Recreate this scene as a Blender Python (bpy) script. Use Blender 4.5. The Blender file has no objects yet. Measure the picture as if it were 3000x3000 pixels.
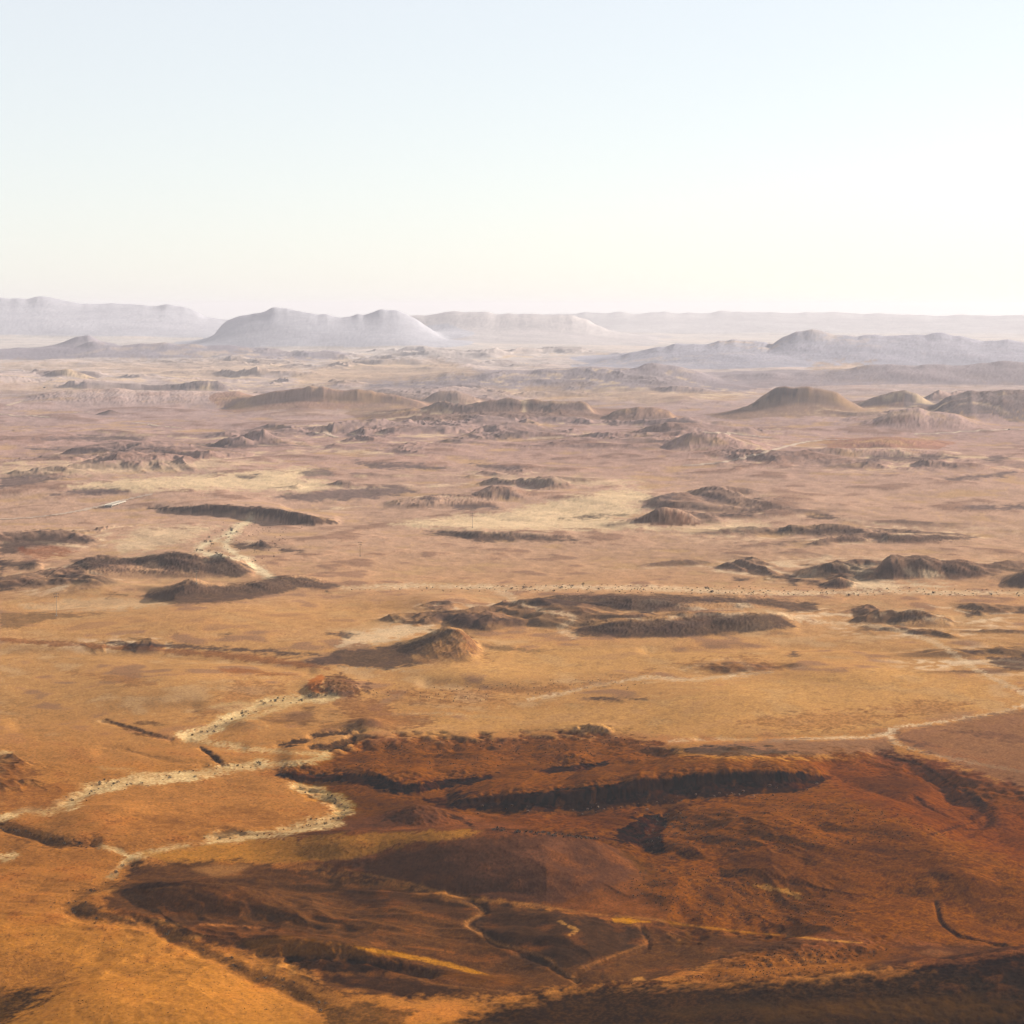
import bpy, math, random
import numpy as np
from mathutils import Vector

# ------------------------------------------------------------------ camera, sky, sun, exposure
SC = bpy.context.scene
COL = SC.collection
H, F, Y0 = 300.0, 5600.0, 905.0          # eye height (m), focal length and horizon row (photo pixels, 3000 wide)

cam_data = bpy.data.cameras.new("camera")
cam = bpy.data.objects.new("camera", cam_data)
COL.objects.link(cam)
cam.location = (0, 0, H)
cam.rotation_euler = (math.radians(90), 0, 0)
cam_data.sensor_width = 36.0
cam_data.lens = 36.0 * F / 3000.0
cam_data.shift_y = -(1500 - Y0) / 3000.0
cam_data.clip_start = 1.0
cam_data.clip_end = 120000.0
SC.camera = cam

SUN_EL, SUN_AZ = math.radians(19), math.radians(56)     # azimuth to the right of the view direction
world = bpy.data.worlds.new("World")
SC.world = world
world.use_nodes = True
nt = world.node_tree
nt.nodes.clear()
wo = nt.nodes.new("ShaderNodeOutputWorld")
bg = nt.nodes.new("ShaderNodeBackground")
sky = nt.nodes.new("ShaderNodeTexSky")
sky.sky_type = 'NISHITA'
sky.sun_disc = False
sky.sun_elevation = SUN_EL
sky.sun_rotation = SUN_AZ
sky.altitude = 500
sky.air_density = 1.0
sky.dust_density = 0.8
sky.ozone_density = 1.0
bg.inputs[1].default_value = 0.05
veil = nt.nodes.new("ShaderNodeMix")          # thin bright dust veil over the clear sky
veil.data_type = 'RGBA'
veil.inputs[0].default_value = 0.74
veil.inputs[7].default_value = (4.58, 4.62, 4.68, 1)
nt.links.new(sky.outputs[0], veil.inputs[6])
nt.links.new(veil.outputs[2], bg.inputs[0])
nt.links.new(bg.outputs[0], wo.inputs[0])

sun_data = bpy.data.lights.new("sun", 'SUN')
sun_data.energy = 5.0
sun_data.angle = math.radians(0.5)
sun_data.color = (1.0, 0.90, 0.76)
sun = bpy.data.objects.new("sun", sun_data)
COL.objects.link(sun)
sdir = Vector((math.sin(SUN_AZ) * math.cos(SUN_EL), math.cos(SUN_AZ) * math.cos(SUN_EL), math.sin(SUN_EL)))
sun.rotation_euler = (-sdir).to_track_quat('-Z', 'Y').to_euler()
sun.location = (3000, 3000, 2000)

SC.view_settings.view_transform = 'Standard'
SC.view_settings.look = 'None'
SC.view_settings.gamma = 1.0
SC.view_settings.exposure = 1.95
SC.cycles.max_bounces = 4
SC.cycles.diffuse_bounces = 2
SC.cycles.volume_bounces = 0
SC.cycles.use_denoising = True

# ------------------------------------------------------------------ helpers
def at(px, py, h=0.0):
    """ground point (on the plane z=h) behind a photo pixel"""
    d = (H - h) * F / (py - Y0)
    return np.array(((px - 1500.0) / F * d, d, h))

def s2l(c):
    c = np.asarray(c, dtype=np.float64) / 255.0
    return np.where(c <= 0.04045, c / 12.92, ((c + 0.055) / 1.055) ** 2.4)

def sstep(a, b, x):
    t = np.clip((x - a) / (b - a + 1e-9), 0, 1)
    return t * t * (3 - 2 * t)

rng = np.random.default_rng(7)
_perm = np.concatenate([rng.permutation(512)] * 3).astype(np.int32)
_ga = rng.random(512) * 2 * math.pi
_gx, _gy = np.cos(_ga).astype(np.float32), np.sin(_ga).astype(np.float32)

def perlin(x, y):
    xf = np.floor(x); yf = np.floor(y)
    fx = (x - xf).astype(np.float32); fy = (y - yf).astype(np.float32)
    xi = xf.astype(np.int32) & 511; yi = yf.astype(np.int32) & 511
    u = fx * fx * fx * (fx * (fx * 6 - 15) + 10)
    v = fy * fy * fy * (fy * (fy * 6 - 15) + 10)
    def g(ix, iy, dx, dy):
        k = _perm[_perm[ix] + iy]
        return _gx[k] * dx + _gy[k] * dy
    x1 = (xi + 1) & 511; y1 = (yi + 1) & 511
    a = g(xi, yi, fx, fy); b = g(x1, yi, fx - 1, fy)
    c = g(xi, y1, fx, fy - 1); d = g(x1, y1, fx - 1, fy - 1)
    a = a + u * (b - a); c = c + u * (d - c)
    return (a + v * (c - a)) * 1.5

def tag(o, label=None, cat=None, group=None, kind=None):
    if label: o['label'] = label
    if cat: o['category'] = cat
    if group: o['group'] = group
    if kind: o['kind'] = kind
    return o

# ------------------------------------------------------------------ the ground grid (a fan, finer near the camera)
us = np.concatenate([np.linspace(-2600, -320, 70)[:-1], np.arange(-320, 3320, 2.5), np.linspace(3320, 5600, 70)])
d_near = H * F / (np.concatenate([np.linspace(9000, 3120, 50)[:-1], np.arange(3120, 2520, -1.7), np.arange(2520, 2190, -0.8), np.arange(2190, 1560, -1.8)]) - Y0)
d_far = [d_near[-1]]
while d_far[-1] < 45000:
    d_far.append(d_far[-1] * 1.0042)
ds = np.concatenate([d_near, d_far[1:]])
NR, NC = len(ds), len(us)
D = np.repeat(ds[:, None], NC, 1).astype(np.float32)
U = np.repeat(us[None, :], NR, 0).astype(np.float32)
X = ((U - 1500) / F * D).astype(np.float32)
V0 = (Y0 + H * F / D).astype(np.float32)
pxm = (ds / F)[:, None].astype(np.float32)          # metres per photo pixel across

# noise bank: one octave per entry, wavelength LAM[k] metres
LAM = [3200.0 / 2 ** k for k in range(13)]
NB = []
for k, lam in enumerate(LAM):
    a = 0.7 * k + 0.3
    ca, sa = math.cos(a), math.sin(a)
    NB.append(perlin((X * ca + D * sa) / lam + 17.3 * k, (-X * sa + D * ca) / lam + 5.1 * k))

def window_noise(lo, hi, skew=0.0):
    """noise made of the octaves whose wavelength looks lo..hi photo pixels wide"""
    tot = np.zeros_like(X); wsum = np.zeros_like(pxm)
    for lam, n in zip(LAM, NB):
        s = lam / pxm
        w = sstep(lo * 0.6, lo * 1.2, s) * (1 - sstep(hi * 0.8, hi * 1.7, s)) * (s / lo) ** skew
        tot += w * n; wsum += w * w
    tot /= np.sqrt(wsum + 1e-6)
    return (tot / (tot.std(axis=1, keepdims=True) + 1e-3)).astype(np.float32)

n_edge = window_noise(6, 70, 0.35)
n_big = window_noise(120, 900)
n_mid = window_noise(30, 140)
n_fine = window_noise(4, 14)
n_fine2 = window_noise(10, 34)

def sdf(pts, uu, vv, closed=True, asp=1.8):
    """distance (photo pixels, rows counted asp times) to a traced outline; negative inside"""
    P = np.array(pts, float)
    x = uu; y = vv * asp
    px, py = P[:, 0], P[:, 1] * asp
    n = len(P)
    best = np.full(x.shape, 1e12, np.float32)
    ins = np.zeros(x.shape, bool)
    for i in range(n if closed else n - 1):
        j = (i + 1) % n
        ax, ay, bx, by = px[i], py[i], px[j], py[j]
        dx, dy = bx - ax, by - ay
        L = dx * dx + dy * dy + 1e-9
        t = np.clip(((x - ax) * dx + (y - ay) * dy) / L, 0, 1)
        q = (x - ax - t * dx) ** 2 + (y - ay - t * dy) ** 2
        np.minimum(best, q, out=best)
        if closed:
            c = ((ay > y) != (by > y))
            if dy != 0:
                ins ^= c & (x < (y - ay) * dx / dy + ax)
    dist = np.sqrt(best)
    return np.where(ins, -dist, dist) if closed else dist

def smooth_line(pts, n=6):
    P = np.array(pts, float)
    if len(P) < 3: return P
    Q = np.vstack([2 * P[0] - P[1], P, 2 * P[-1] - P[-2]])
    out = []
    for i in range(1, len(Q) - 2):
        p0, p1, p2, p3 = Q[i - 1], Q[i], Q[i + 1], Q[i + 2]
        for k in range(n):
            t = k / n
            out.append(0.5 * ((2 * p1) + (p2 - p0) * t + (2 * p0 - 5 * p1 + 4 * p2 - p3) * t * t + (3 * p1 - p0 - 3 * p2 + p3) * t ** 3))
    out.append(P[-1])
    return np.array(out)

# ------------------------------------------------------------------ relief
Z = np.zeros_like(X)
REG = np.zeros(X.shape, np.int16)
REGIONS = [("desert_floor", "sandy brown desert floor stretching from the foreground to the far hills", "ground")]
amp_far = sstep(900, 3500, D)
Z += (12.0 * NB[0] + 14.0 * NB[1] + 9.5 * NB[2] * (1 - .4 * NB[1])) * amp_far * (1 - sstep(9000, 16000, D) * .6) + (1.4 + 4.0 * amp_far) * NB[3] + (0.9 + 1.6 * amp_far) * NB[4] + 0.45 * NB[5] + 0.16 * NB[6] + 0.08 * NB[7]
Z += (0.05 * NB[8] + 0.035 * NB[9])
# low hummocks, shallow drains and broken low hill country of the middle plains
hum = sstep(1500, 2600, D) * (1 - sstep(9000, 14000, D))
Z += hum * pxm * (2.0 * np.clip(n_big - 0.3, 0, 2.0) + 0.5 * n_mid)
zone = np.zeros_like(X)
for zu, zv, ru, rv, w in [(250, 1330, 620, 60, 1.0), (850, 1310, 500, 70, .9), (300, 1590, 420, 60, 1.0), (120, 1690, 260, 50, .8), (900, 1440, 520, 45, 1.0), (520, 1660, 360, 50, .55), (1500, 1420, 260, 40, .7),
                          (1950, 1500, 520, 50, .6), (2500, 1560, 520, 40, .7), (2450, 1670, 560, 40, .9), (1900, 1790, 520, 60, .85), (2700, 1810, 420, 50, .8), (1350, 1815, 260, 40, .7), (2850, 1930, 260, 50, .7),
                          (1300, 1260, 520, 50, .8), (1900, 1290, 500, 45, .6), (2600, 1350, 560, 50, .7), (500, 1130, 700, 40, .6), (1700, 1160, 900, 40, .6), (2700, 1200, 500, 50, .7), (1500, 1060, 1600, 30, .5),
                          (420, 1890, 420, 25, .45), (760, 1910, 300, 22, .5), (2150, 1960, 260, 25, .4), (1250, 2050, 320, 22, .25), (900, 2120, 240, 60, .3), (40, 2260, 160, 70, .5)]:
    zone = np.maximum(zone, w * np.exp(-((U - zu) / ru) ** 2 - ((V0 - zv) / rv) ** 2))
def keep_off(pts, r0, r1):
    P = np.array(pts, float)
    c0, c1 = np.searchsorted(us, P[:, 0].min() - r1), np.searchsorted(us, P[:, 0].max() + r1)
    rr = np.nonzero((V0[:, 0] > P[:, 1].min() - r1) & (V0[:, 0] < P[:, 1].max() + r1))[0]
    sl = (slice(rr[0], rr[-1] + 1), slice(c0, c1))
    zone[sl] *= sstep(r0, r1, sdf(pts, U[sl], V0[sl], closed=False))
for kp in ([(740, 1505), (690, 1548), (610, 1588), (582, 1608), (720, 1640), (790, 1690)], [(-100, 1524), (150, 1511), (310, 1481), (446, 1449)], [(950, 1724), (1500, 1720), (2000, 1727), (2600, 1737), (3300, 1740)],
           [(1150, 1540), (1500, 1500), (1800, 1450)], [(240, 1432), (640, 1430), (960, 1400)]):
    keep_off(kp, 14, 90)
wx = X * 0.7 + 120 * NB[2] + 60 * NB[4]; wy = D * 0.85 + 120 * perlin(X / 800 + 3.3, D / 800 + 9.1) + 50 * perlin(X / 240 + 1.3, D / 240 + 4.1)
dX = (X[:, 1:2] * 0 + ds[:, None] / F).astype(np.float32)
dus = np.gradient(us).astype(np.float32)[None, :]
dds = np.gradient(ds).astype(np.float32)[:, None]
def slope_of(A):
    gu = np.gradient(A, axis=1) / (dus * dX)
    gd = np.gradient(A, axis=0) / dds - (X / D) * gu
    return gu, gd
HN = np.zeros_like(X); gx = np.zeros_like(X); gy = np.zeros_like(X)
for k, lam in enumerate([2400.0, 1200.0, 600.0, 300.0, 150.0, 75.0, 37.0, 18.0, 9.0]):
    rel = lam / (D * 0.10)
    wgt = np.exp(-np.clip(np.log(rel), 0, None) ** 2 * 1.1) * np.minimum(rel, 1.0) ** 0.95 * sstep(1.5, 3.5, lam / (pxm * 2.6))
    ca, sa = math.cos(0.6 * k), math.sin(0.6 * k)
    n = perlin((wx * ca + wy * sa) / lam + 40.0 + k, (-wx * sa + wy * ca) / lam + 12.0 + 2 * k)
    n = 0.5 * n + 0.5 * (0.55 - 1.7 * np.abs(n))            # half rolling, half ridged
    sx, sy = slope_of(n * lam * 0.22)
    damp = 1.0 / (1.0 + 1.6 * (gx * gx + gy * gy))
    HN += wgt * n * damp
    gx += sx * wgt.clip(0, 1) ** .3 * damp; gy += sy * wgt.clip(0, 1) ** .3 * damp
HN -= HN.mean(axis=1, keepdims=True)
HN /= HN.std(axis=1, keepdims=True) + 1e-3
lvl = HN - 0.85 + 1.0 * zone + 0.2 * NB[1]
hill = np.clip(lvl, 0, 2.4) * sstep(0.05, 0.45, zone)
hill = hill * (0.6 + 0.4 * sstep(0.2, 0.9, hill))   # scarped brows, gentle feet
FAN = sstep(-0.7, -0.15, lvl) * (1 - sstep(-0.05, 0.15, lvl)) * sstep(0.1, 0.5, zone)     # gravel fans at the feet of the hills
HILL = hill
Z += hum * pxm * 0.9 * HN * (1 - sstep(0.0, 0.3, hill))
Z += hill * np.clip(pxm * 17.0, 3.0, 36.0)
GUL = np.zeros_like(X)   # 0..1 mask for steep rocky flanks

def ridge(crest, base, front, back, prof="round", gully=0.12, name=None, label=None, cat="hill", shoulder=1.0):
    """A ridge whose skyline and foot are given as photo pixels; it gets its own distance, height and thickness."""
    global Z
    cu, cv = np.array(crest, float).T
    if np.isscalar(base):
        vb = np.full(NC, float(base))
    else:
        bu, bv = np.array(base, float).T
        vb = np.interp(us, bu, bv)
    vc = np.interp(us, cu, cv)
    lo, hi = cu[0], cu[-1]
    d0 = H * F / (vb - Y0)
    ju = us[:, None] / np.array([[11.0, 27.0, 71.0]]) + lo * .37
    jit = (perlin(ju, ju * 0 + 3.7) * np.array([[.5, .8, 1.0]])).sum(1)
    vc = vc + jit * np.clip((vb - vc) * 0.07, 0, 6.0) * (1.0 if (prof != 'round' or vb.mean() < 1300) else 0.0)
    hh = H - (vc - Y0) * (d0 + front) / F
    w = max(8.0, 0.06 * (hi - lo))
    inside = sstep(lo - w, lo + w, us) * (1 - sstep(hi - w, hi + w, us))
    if lo <= -300: inside = np.maximum(inside, (us < hi - w) * 1.0)
    if hi >= 3290: inside = np.maximum(inside, (us > lo + w) * 1.0)
    hh = np.clip(hh, 0, None) * inside
    def blur(a, sig):
        n = int(sig * 3 / 2.5) + 1
        k = np.exp(-0.5 * (np.arange(-n, n + 1) * 2.5 / sig) ** 2); k /= k.sum()
        return np.convolve(np.pad(a, n, 'edge'), k, 'valid')
    wide = hi - lo
    hs = blur(hh, max(4.0, min(9.0, 0.01 * wide)) if vb.mean() < 2400 else 34.0)
    hw = blur(hh, max(14.0, min(170.0, 0.13 * wide)))
    hh = hs
    j = np.nonzero(hw > 0.02)[0]
    if len(j) == 0: return
    c0, c1 = j[0], j[-1] + 1
    dmin = d0[c0:c1].min() - 10 - (0 if prof in ('cliff', 'scarp') else 3.0 * front); dmax = (d0[c0:c1]).max() + front + back * 1.1
    r0, r1 = np.searchsorted(ds, dmin), np.searchsorted(ds, dmax)
    sl = (slice(r0, r1), slice(c0, c1))
    # wander of the foot and of the crest
    t = D[sl] - d0[None, c0:c1]
    gscale = np.clip(hh.max(), 4, 400)
    wob = np.zeros_like(t)
    for lam, n in zip(LAM, NB):
        if (0.8 if prof == 'cliff' else 2.2) < lam / gscale < 14: wob += n[sl] * min(lam, 5 * gscale) * (0.10 if prof == 'cliff' else 0.035 if prof == 'scarp' else 0.07)
    wob = np.clip(wob, -front * 0.9 - gscale * .3, front * 0.9 + gscale * .3)
    if prof == "cliff":                       # ledges and blocks on the face
        s0 = np.clip((t + wob) / front, 0, 1)
        wob = wob + front * (0.34 * perlin(X[sl] / (0.45 * gscale) + 31.0, s0 * 3.0 + 0.7) + 0.26 * perlin(X[sl] / (0.16 * gscale) + 3.0, s0 * 7.0 + 1.7))
    s = np.clip((t + wob * (1.0 if prof == "cliff" else 0.6)) / front, 0, 1)
    if prof == "cliff":
        p = 0.22 * s + 0.78 * sstep(0.35, 0.8, s)
    elif prof == "scarp":
        p = 0.62 * s + 0.38 * sstep(0.68, 0.92, s)
    elif prof == "mesa":
        p = 0.55 * s ** 1.3 + 0.45 * sstep(0.72, 0.95, s)
    elif prof == "round":
        p = np.sin(s * math.pi / 2) ** 1.25
    else:
        p = s
    q = 1 - sstep(0.0, 1.0, (t - front * shoulder) / back)
    bk = sstep(0.0, 0.5, (t - front) / back)
    hx = hs[None, c0:c1] * (1 - bk) + hw[None, c0:c1] * bk
    if prof in ('slope', 'mesa'):            # flanks run smoother than the skyline
        hx = hw[None, c0:c1] + (hx - hw[None, c0:c1]) * np.maximum(s ** 4, bk)
    h = hx * p * q
    if prof != 'scarp' and 1300 < vb.mean() < 2160: h = h * np.clip(0.92 + 0.30 * HN[sl], 0.35, 1.5)
    # gullies that run down the front
    g = np.zeros_like(t)
    tot = 0
    for lam, n in zip(LAM, NB):
        r = lam / gscale
        if (0.12 if prof == 'cliff' else 0.45) < r < 6:
            a = min(r, 2.0) ** 1.5
            g += a * (np.abs(n[sl]) * 1.6 - 0.45); tot += a * a
    g /= max(1e-6, math.sqrt(tot))
    h = h * (1 + gully * (0.8 if prof in ('cliff', 'scarp') else 0.42) * g * (1 - 0.75 * s ** 4))
    ap = np.exp(-np.clip(-(t - front) / (front * 1.7), 0, None) ** 2) * np.exp(-(np.clip(t - front, 0, None) / (back * .8)) ** 2)
    if prof not in ('cliff', 'scarp'): h = np.maximum(h, 0) * 0.9 + 0.12 * hw[None, c0:c1] * ap
    zz = Z[sl]
    base_keep = 1 - sstep(0, 0.25, h / (gscale + 1e-6)) * 0.5
    new = np.maximum(zz, zz * base_keep + h)
    m = h / (np.maximum(hx, 0.15 * gscale) + 1e-6)
    GUL[sl] = np.maximum(GUL[sl], sstep(0.08, 0.3, h / gscale) * (gully * 5) * (1 - sstep(0.0, (0.15 if prof == 'scarp' else 0.25 if prof == 'cliff' else .8), (t - front * .9) / back)))
    Z[sl] = new
    if name:
        REGIONS.append((name, label, cat))
        reg = REG[sl]
        reg[(m > 0.16) & (h > 0.04 * gscale)] = len(REGIONS) - 1

def window(pts, pad, VV):
    P = np.array(pts, float)
    u0, u1, v0, v1 = P[:, 0].min() - pad, P[:, 0].max() + pad, P[:, 1].min() - pad, P[:, 1].max() + pad
    c0, c1 = np.searchsorted(us, u0), np.searchsorted(us, u1)
    if c1 <= c0: return None
    sub = VV[:, c0:c1]
    rows = np.nonzero(((sub > v0) & (sub < v1)).any(1))[0]
    if len(rows) == 0: return None
    return (slice(rows[0], rows[-1] + 1), slice(c0, c1))

def carve(pts, width, depth, rag=1.5):
    """cut a gully (depth>0) or heap a bank (depth<0) along a traced line"""
    pts = smooth_line(pts, 4)
    sl = window(pts, width * 3 + 20, V0)
    if sl is None: return
    dd = sdf(pts, U[sl], V0[sl], closed=False) + n_edge[sl] * rag
    Z[sl] -= depth * np.exp(-(dd / width) ** 2)

def mound(u, v, ru, h, asp=1.0, rough=0.012):
    """a free-standing rounded knoll, radius ru photo pixels, h metres"""
    p = at(u, v)
    r = ru * p[1] / F
    c0, c1 = np.searchsorted(us, u - ru * 2.6), np.searchsorted(us, u + ru * 2.6)
    r0, r1 = np.searchsorted(ds, p[1] - r * asp * 2.6), np.searchsorted(ds, p[1] + r * asp * 2.6)
    sl = (slice(r0, r1), slice(c0, c1))
    q = np.hypot((X[sl] - p[0]) / r, (D[sl] - p[1]) / (r * asp)) + n_edge[sl] * rough * 0.5 + n_mid[sl] * rough * 0.5
    Z[sl] += h * np.exp(-np.clip(q, 0, None) ** 2 * 1.2)

#@RELIEF
exec_relief = None
# ---- far mountains
ridge([(1500, 925), (1750, 916), (1850, 919), (2000, 915), (2270, 916), (2350, 920), (2500, 918), (2600, 924), (2800, 925), (3300, 927)], 988, 3200, 14000, "slope", .06,
      "plateau", "faint flat white plateau closing the far horizon at right", "plateau")
ridge([(-300, 882), (-100, 884), (0, 878), (60, 877), (120, 872), (180, 879), (240, 891), (270, 898), (300, 893), (340, 891), (400, 896), (450, 898), (510, 894), (550, 905), (590, 921), (650, 936), (760, 962), (900, 985)],
      1004, 2600, 5000, "slope", .06, "mountain", "pale hazy mountain on the far left skyline, highest of the range", "mountain")
ridge([(1150, 926), (1230, 923), (1270, 918), (1340, 913), (1400, 919), (1500, 920), (1690, 922), (1715, 930), (1740, 950), (1780, 972), (1850, 985), (1960, 1005)],
      1030, 3800, 4000, "mesa", .07, "mesa", "long pale flat-topped mesa with eroded flanks at centre skyline", "mesa")
ridge([(630, 940), (700, 926), (740, 922), (775, 915), (790, 904), (830, 904), (860, 908), (900, 920), (960, 922), (1000, 936), (1022, 934), (1045, 926), (1080, 920), (1110, 915), (1150, 917), (1180, 925), (1230, 948), (1270, 983), (1320, 1024)],
      1032, 1400, 2500, "slope", .04, "mountain", "long grey-blue mountain ridge with a stepped peak and a rounded right end, left of centre", "mountain")
ridge([(1660, 1085), (1800, 1050), (1880, 1030), (1950, 1015), (1975, 1009), (2010, 1018), (2080, 1010), (2160, 1003), (2240, 1008), (2290, 1010), (2340, 1020), (2420, 1060)],
      1095, 1300, 1800, "slope", .08, "hill", "hazy blue-grey hill range behind the middle ridges, right of centre", "hill")
ridge([(2240, 1050), (2290, 1015), (2330, 997), (2360, 988), (2400, 981), (2440, 988), (2520, 990), (2560, 986), (2610, 988), (2660, 985), (2710, 981), (2750, 972), (2780, 982), (2830, 997), (2890, 1000), (2940, 997), (3000, 1010), (3300, 1030)],
      1090, 1000, 1800, "slope", .07, "hill", "grey hill range with a knobbed summit at the far right", "hill")
ridge([(-300, 1030), (0, 1026), (60, 1020), (120, 1022), (170, 1012), (200, 998), (230, 984), (260, 984), (290, 1001), (330, 1008), (420, 1030)],
      1046, 500, 900, "slope", .04, "hill", "mauve hazy hill with a single hump at far left", "hill")
ridge([(-300, 1034), (0, 1032), (150, 1024), (220, 1020), (250, 1010), (280, 1004), (310, 1010), (350, 1018), (400, 1012), (480, 1007), (520, 1012), (640, 1010), (700, 1015), (780, 1018), (840, 1032)],
      1056, 450, 900, "slope", .05, "ridge", "long low mauve ridge crossing the far left plain", "ridge")
ridge([(1100, 1127), (1200, 1118), (1260, 1105), (1310, 1095), (1400, 1093), (1560, 1093), (1610, 1085), (1700, 1079), (1780, 1077), (1850, 1081), (1900, 1072), (1960, 1079), (2050, 1095), (2120, 1115)],
      1150, 520, 1500, "slope", .08, "ridge", "long grey-violet banded ridge across the middle distance at centre", "ridge")
ridge([(2060, 1135), (2120, 1112), (2180, 1100), (2260, 1092), (2310, 1100), (2420, 1098), (2480, 1090), (2540, 1074), (2620, 1078), (2700, 1077), (2760, 1075), (2800, 1080), (2860, 1070), (2920, 1064), (3000, 1063), (3300, 1070)],
      1142, 480, 1500, "slope", .08, "ridge", "low grey ridges stepping behind the shadowed butte at right", "ridge")
ridge([(125, 1108), (160, 1093), (200, 1086), (230, 1094), (285, 1112)], 1117, 120, 260, "round", .15, "hill", "small dark isolated hill on the pale left plain", "hill")
ridge([(420, 1133), (520, 1125), (600, 1114), (640, 1114), (670, 1132)], 1140, 110, 300, "round", .15, "hill", "low thin dark ridge on the pale plain above the brown rise", "hill")
ridge([(60, 1165), (180, 1146), (300, 1142), (340, 1139), (420, 1147), (700, 1150), (760, 1170)], 1190, 420, 700, "round", .12)
ridge([(690, 1172), (760, 1152), (830, 1140), (880, 1130), (950, 1129), (985, 1140), (1060, 1133), (1100, 1140), (1180, 1155), (1250, 1176)], 1205, 230, 700, "mesa", .1,
      "hill", "broad reddish hill with furrowed flanks left of centre, middle distance", "hill")
ridge([(1245, 1170), (1270, 1150), (1300, 1142), (1340, 1140), (1370, 1155), (1410, 1170)], 1180, 110, 240, "round", .1, "hill", "small pale gullied knoll between two broad brown hills", "hill")
ridge([(1060, 1225), (1250, 1196), (1400, 1186), (1500, 1172), (1560, 1169), (1640, 1176), (1712, 1178), (1732, 1190), (1740, 1215), (1780, 1240)], 1250, 330, 800, "mesa", .1,
      "hill", "broad brown hill ending in a dark rocky brow at centre", "hill")
ridge([(1780, 1222), (1820, 1206), (1870, 1198), (1920, 1200), (1962, 1205), (1985, 1235)], 1252, 180, 400, "round", .1, "hill", "small flat-topped brown hill just right of the rocky brow", "hill")
ridge([(2500, 1195), (2540, 1178), (2580, 1160), (2640, 1150), (2690, 1156), (2720, 1180), (2760, 1215)], 1212, 170, 380, "mesa", .1, "hill", "banded purple-brown hill with pale foot behind the red rise", "hill")
ridge([(2720, 1215), (2780, 1182), (2850, 1166), (2930, 1163), (3000, 1159), (3300, 1150)], 1255, 420, 900, "round", .1, "hill", "dark blue-grey hill mass at the right edge", "hill")
ridge([(2060, 1228), (2150, 1205), (2192, 1194), (2230, 1166), (2268, 1138), (2295, 1130), (2335, 1136), (2390, 1137), (2420, 1142), (2450, 1155), (2490, 1180), (2530, 1205), (2620, 1235)], 1245, 300, 330, "mesa", .06,
      "butte", "tall flat-topped butte with a dark left face, right of centre", "butte", .9)
ridge([(2480, 1258), (2560, 1234), (2600, 1222), (2645, 1202), (2680, 1200), (2720, 1211), (2800, 1218), (2850, 1238), (2940, 1262)], 1276, 200, 260, "round", .12, "hill", "low pinkish hill with a dark peak on its left slope", "hill")
ridge([(2400, 1318), (2500, 1281), (2560, 1270), (2620, 1267), (2700, 1284), (2760, 1305)], 1330, 180, 240, "round", .12, "hill", "smooth low reddish hill below the butte", "hill")
ridge([(1940, 1325), (2020, 1290), (2100, 1285), (2200, 1300), (2290, 1325)], 1345, 150, 250, "round", .1)
ridge([(2240, 1345), (2400, 1326), (2600, 1322), (2760, 1328), (2830, 1345)], 1358, 70, 300, "round", .12)
ridge([(660, 1305), (720, 1285), (770, 1272), (800, 1288), (860, 1300), (900, 1292), (930, 1308)], 1310, 90, 160, "round", .25)
ridge([(285, 1205), (305, 1203), (318, 1193), (324, 1188), (332, 1193), (338, 1201), (352, 1206)], 1210, 14, 30, "round", .1,
      "rock_outcrop", "small dark jagged rock outcrop on the left plain", "rock")
# ---- middle distance
ridge([(1120, 1470), (1230, 1455), (1265, 1446), (1300, 1458), (1400, 1462), (1480, 1470)], 1482, 60, 140, "round", .3, "hill", "low dark cone-topped hill in the pale wash left of centre", "hill")
ridge([(1380, 1455), (1440, 1432), (1490, 1434), (1530, 1450), (1600, 1462)], 1470, 60, 160, "round", .2)
ridge([(430, 1490), (520, 1482), (580, 1478), (640, 1476), (720, 1480), (800, 1487), (850, 1495), (900, 1505), (960, 1518), (1010, 1530)],
      [(430, 1492), (530, 1500), (620, 1503), (740, 1509), (820, 1521), (860, 1535), (920, 1539), (1010, 1533)], 26, 260, "scarp", .2,
      "cliff", "long low dark cliff band beside the bridge, left of centre", "cliff")
ridge([(1690, 1548), (1820, 1527), (1880, 1517), (1930, 1500), (1950, 1494), (1985, 1500), (2020, 1518), (2060, 1540)], 1548, 45, 90, "round", .4,
      "rocky_hill", "small craggy reddish hill standing in the pale wash", "hill")
ridge([(1225, 1560), (1300, 1556), (1500, 1560), (1700, 1575)], [(1225, 1562), (1300, 1570), (1400, 1585), (1500, 1586), (1700, 1590)], 34, 220, "scarp", .12)
ridge([(2260, 1566), (2310, 1545), (2400, 1543), (2470, 1550), (2560, 1560)], 1570, 40, 90, "round", .2, "hill", "low dark hummock on the right plain, longest of the row", "hill")
ridge([(2410, 1588), (2470, 1574), (2530, 1576), (2560, 1588)], 1592, 28, 60, "round", .2)
ridge([(2570, 1585), (2600, 1566), (2660, 1563), (2760, 1566), (2900, 1580)], 1593, 40, 90, "round", .2)
ridge([(190, 1672), (260, 1645), (400, 1641), (440, 1630), (480, 1618), (525, 1619), (570, 1628), (600, 1640), (650, 1641), (700, 1650), (740, 1665), (765, 1695)], 1698, 70, 120, "round", .2,
      "hill", "dark scrubby hill below the upper stream bed at left", "hill")
ridge([(400, 1752), (500, 1726), (540, 1706), (570, 1702), (610, 1716), (660, 1722), (720, 1709), (790, 1687), (830, 1682), (870, 1690), (930, 1701), (1010, 1716)],
      [(400, 1760), (510, 1775), (700, 1757), (850, 1742), (1010, 1735)], 55, 90, "round", .2, "hill", "low pair of dark cones in front of the scrubby left hill", "hill")
ridge([(0, 1655), (60, 1650), (105, 1634), (130, 1662)], 1668, 30, 60, "round", .25)
ridge([(2340, 1662), (2400, 1652), (2440, 1654), (2475, 1664), (2510, 1688)], 1690, 26, 60, "round", .3)
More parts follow.
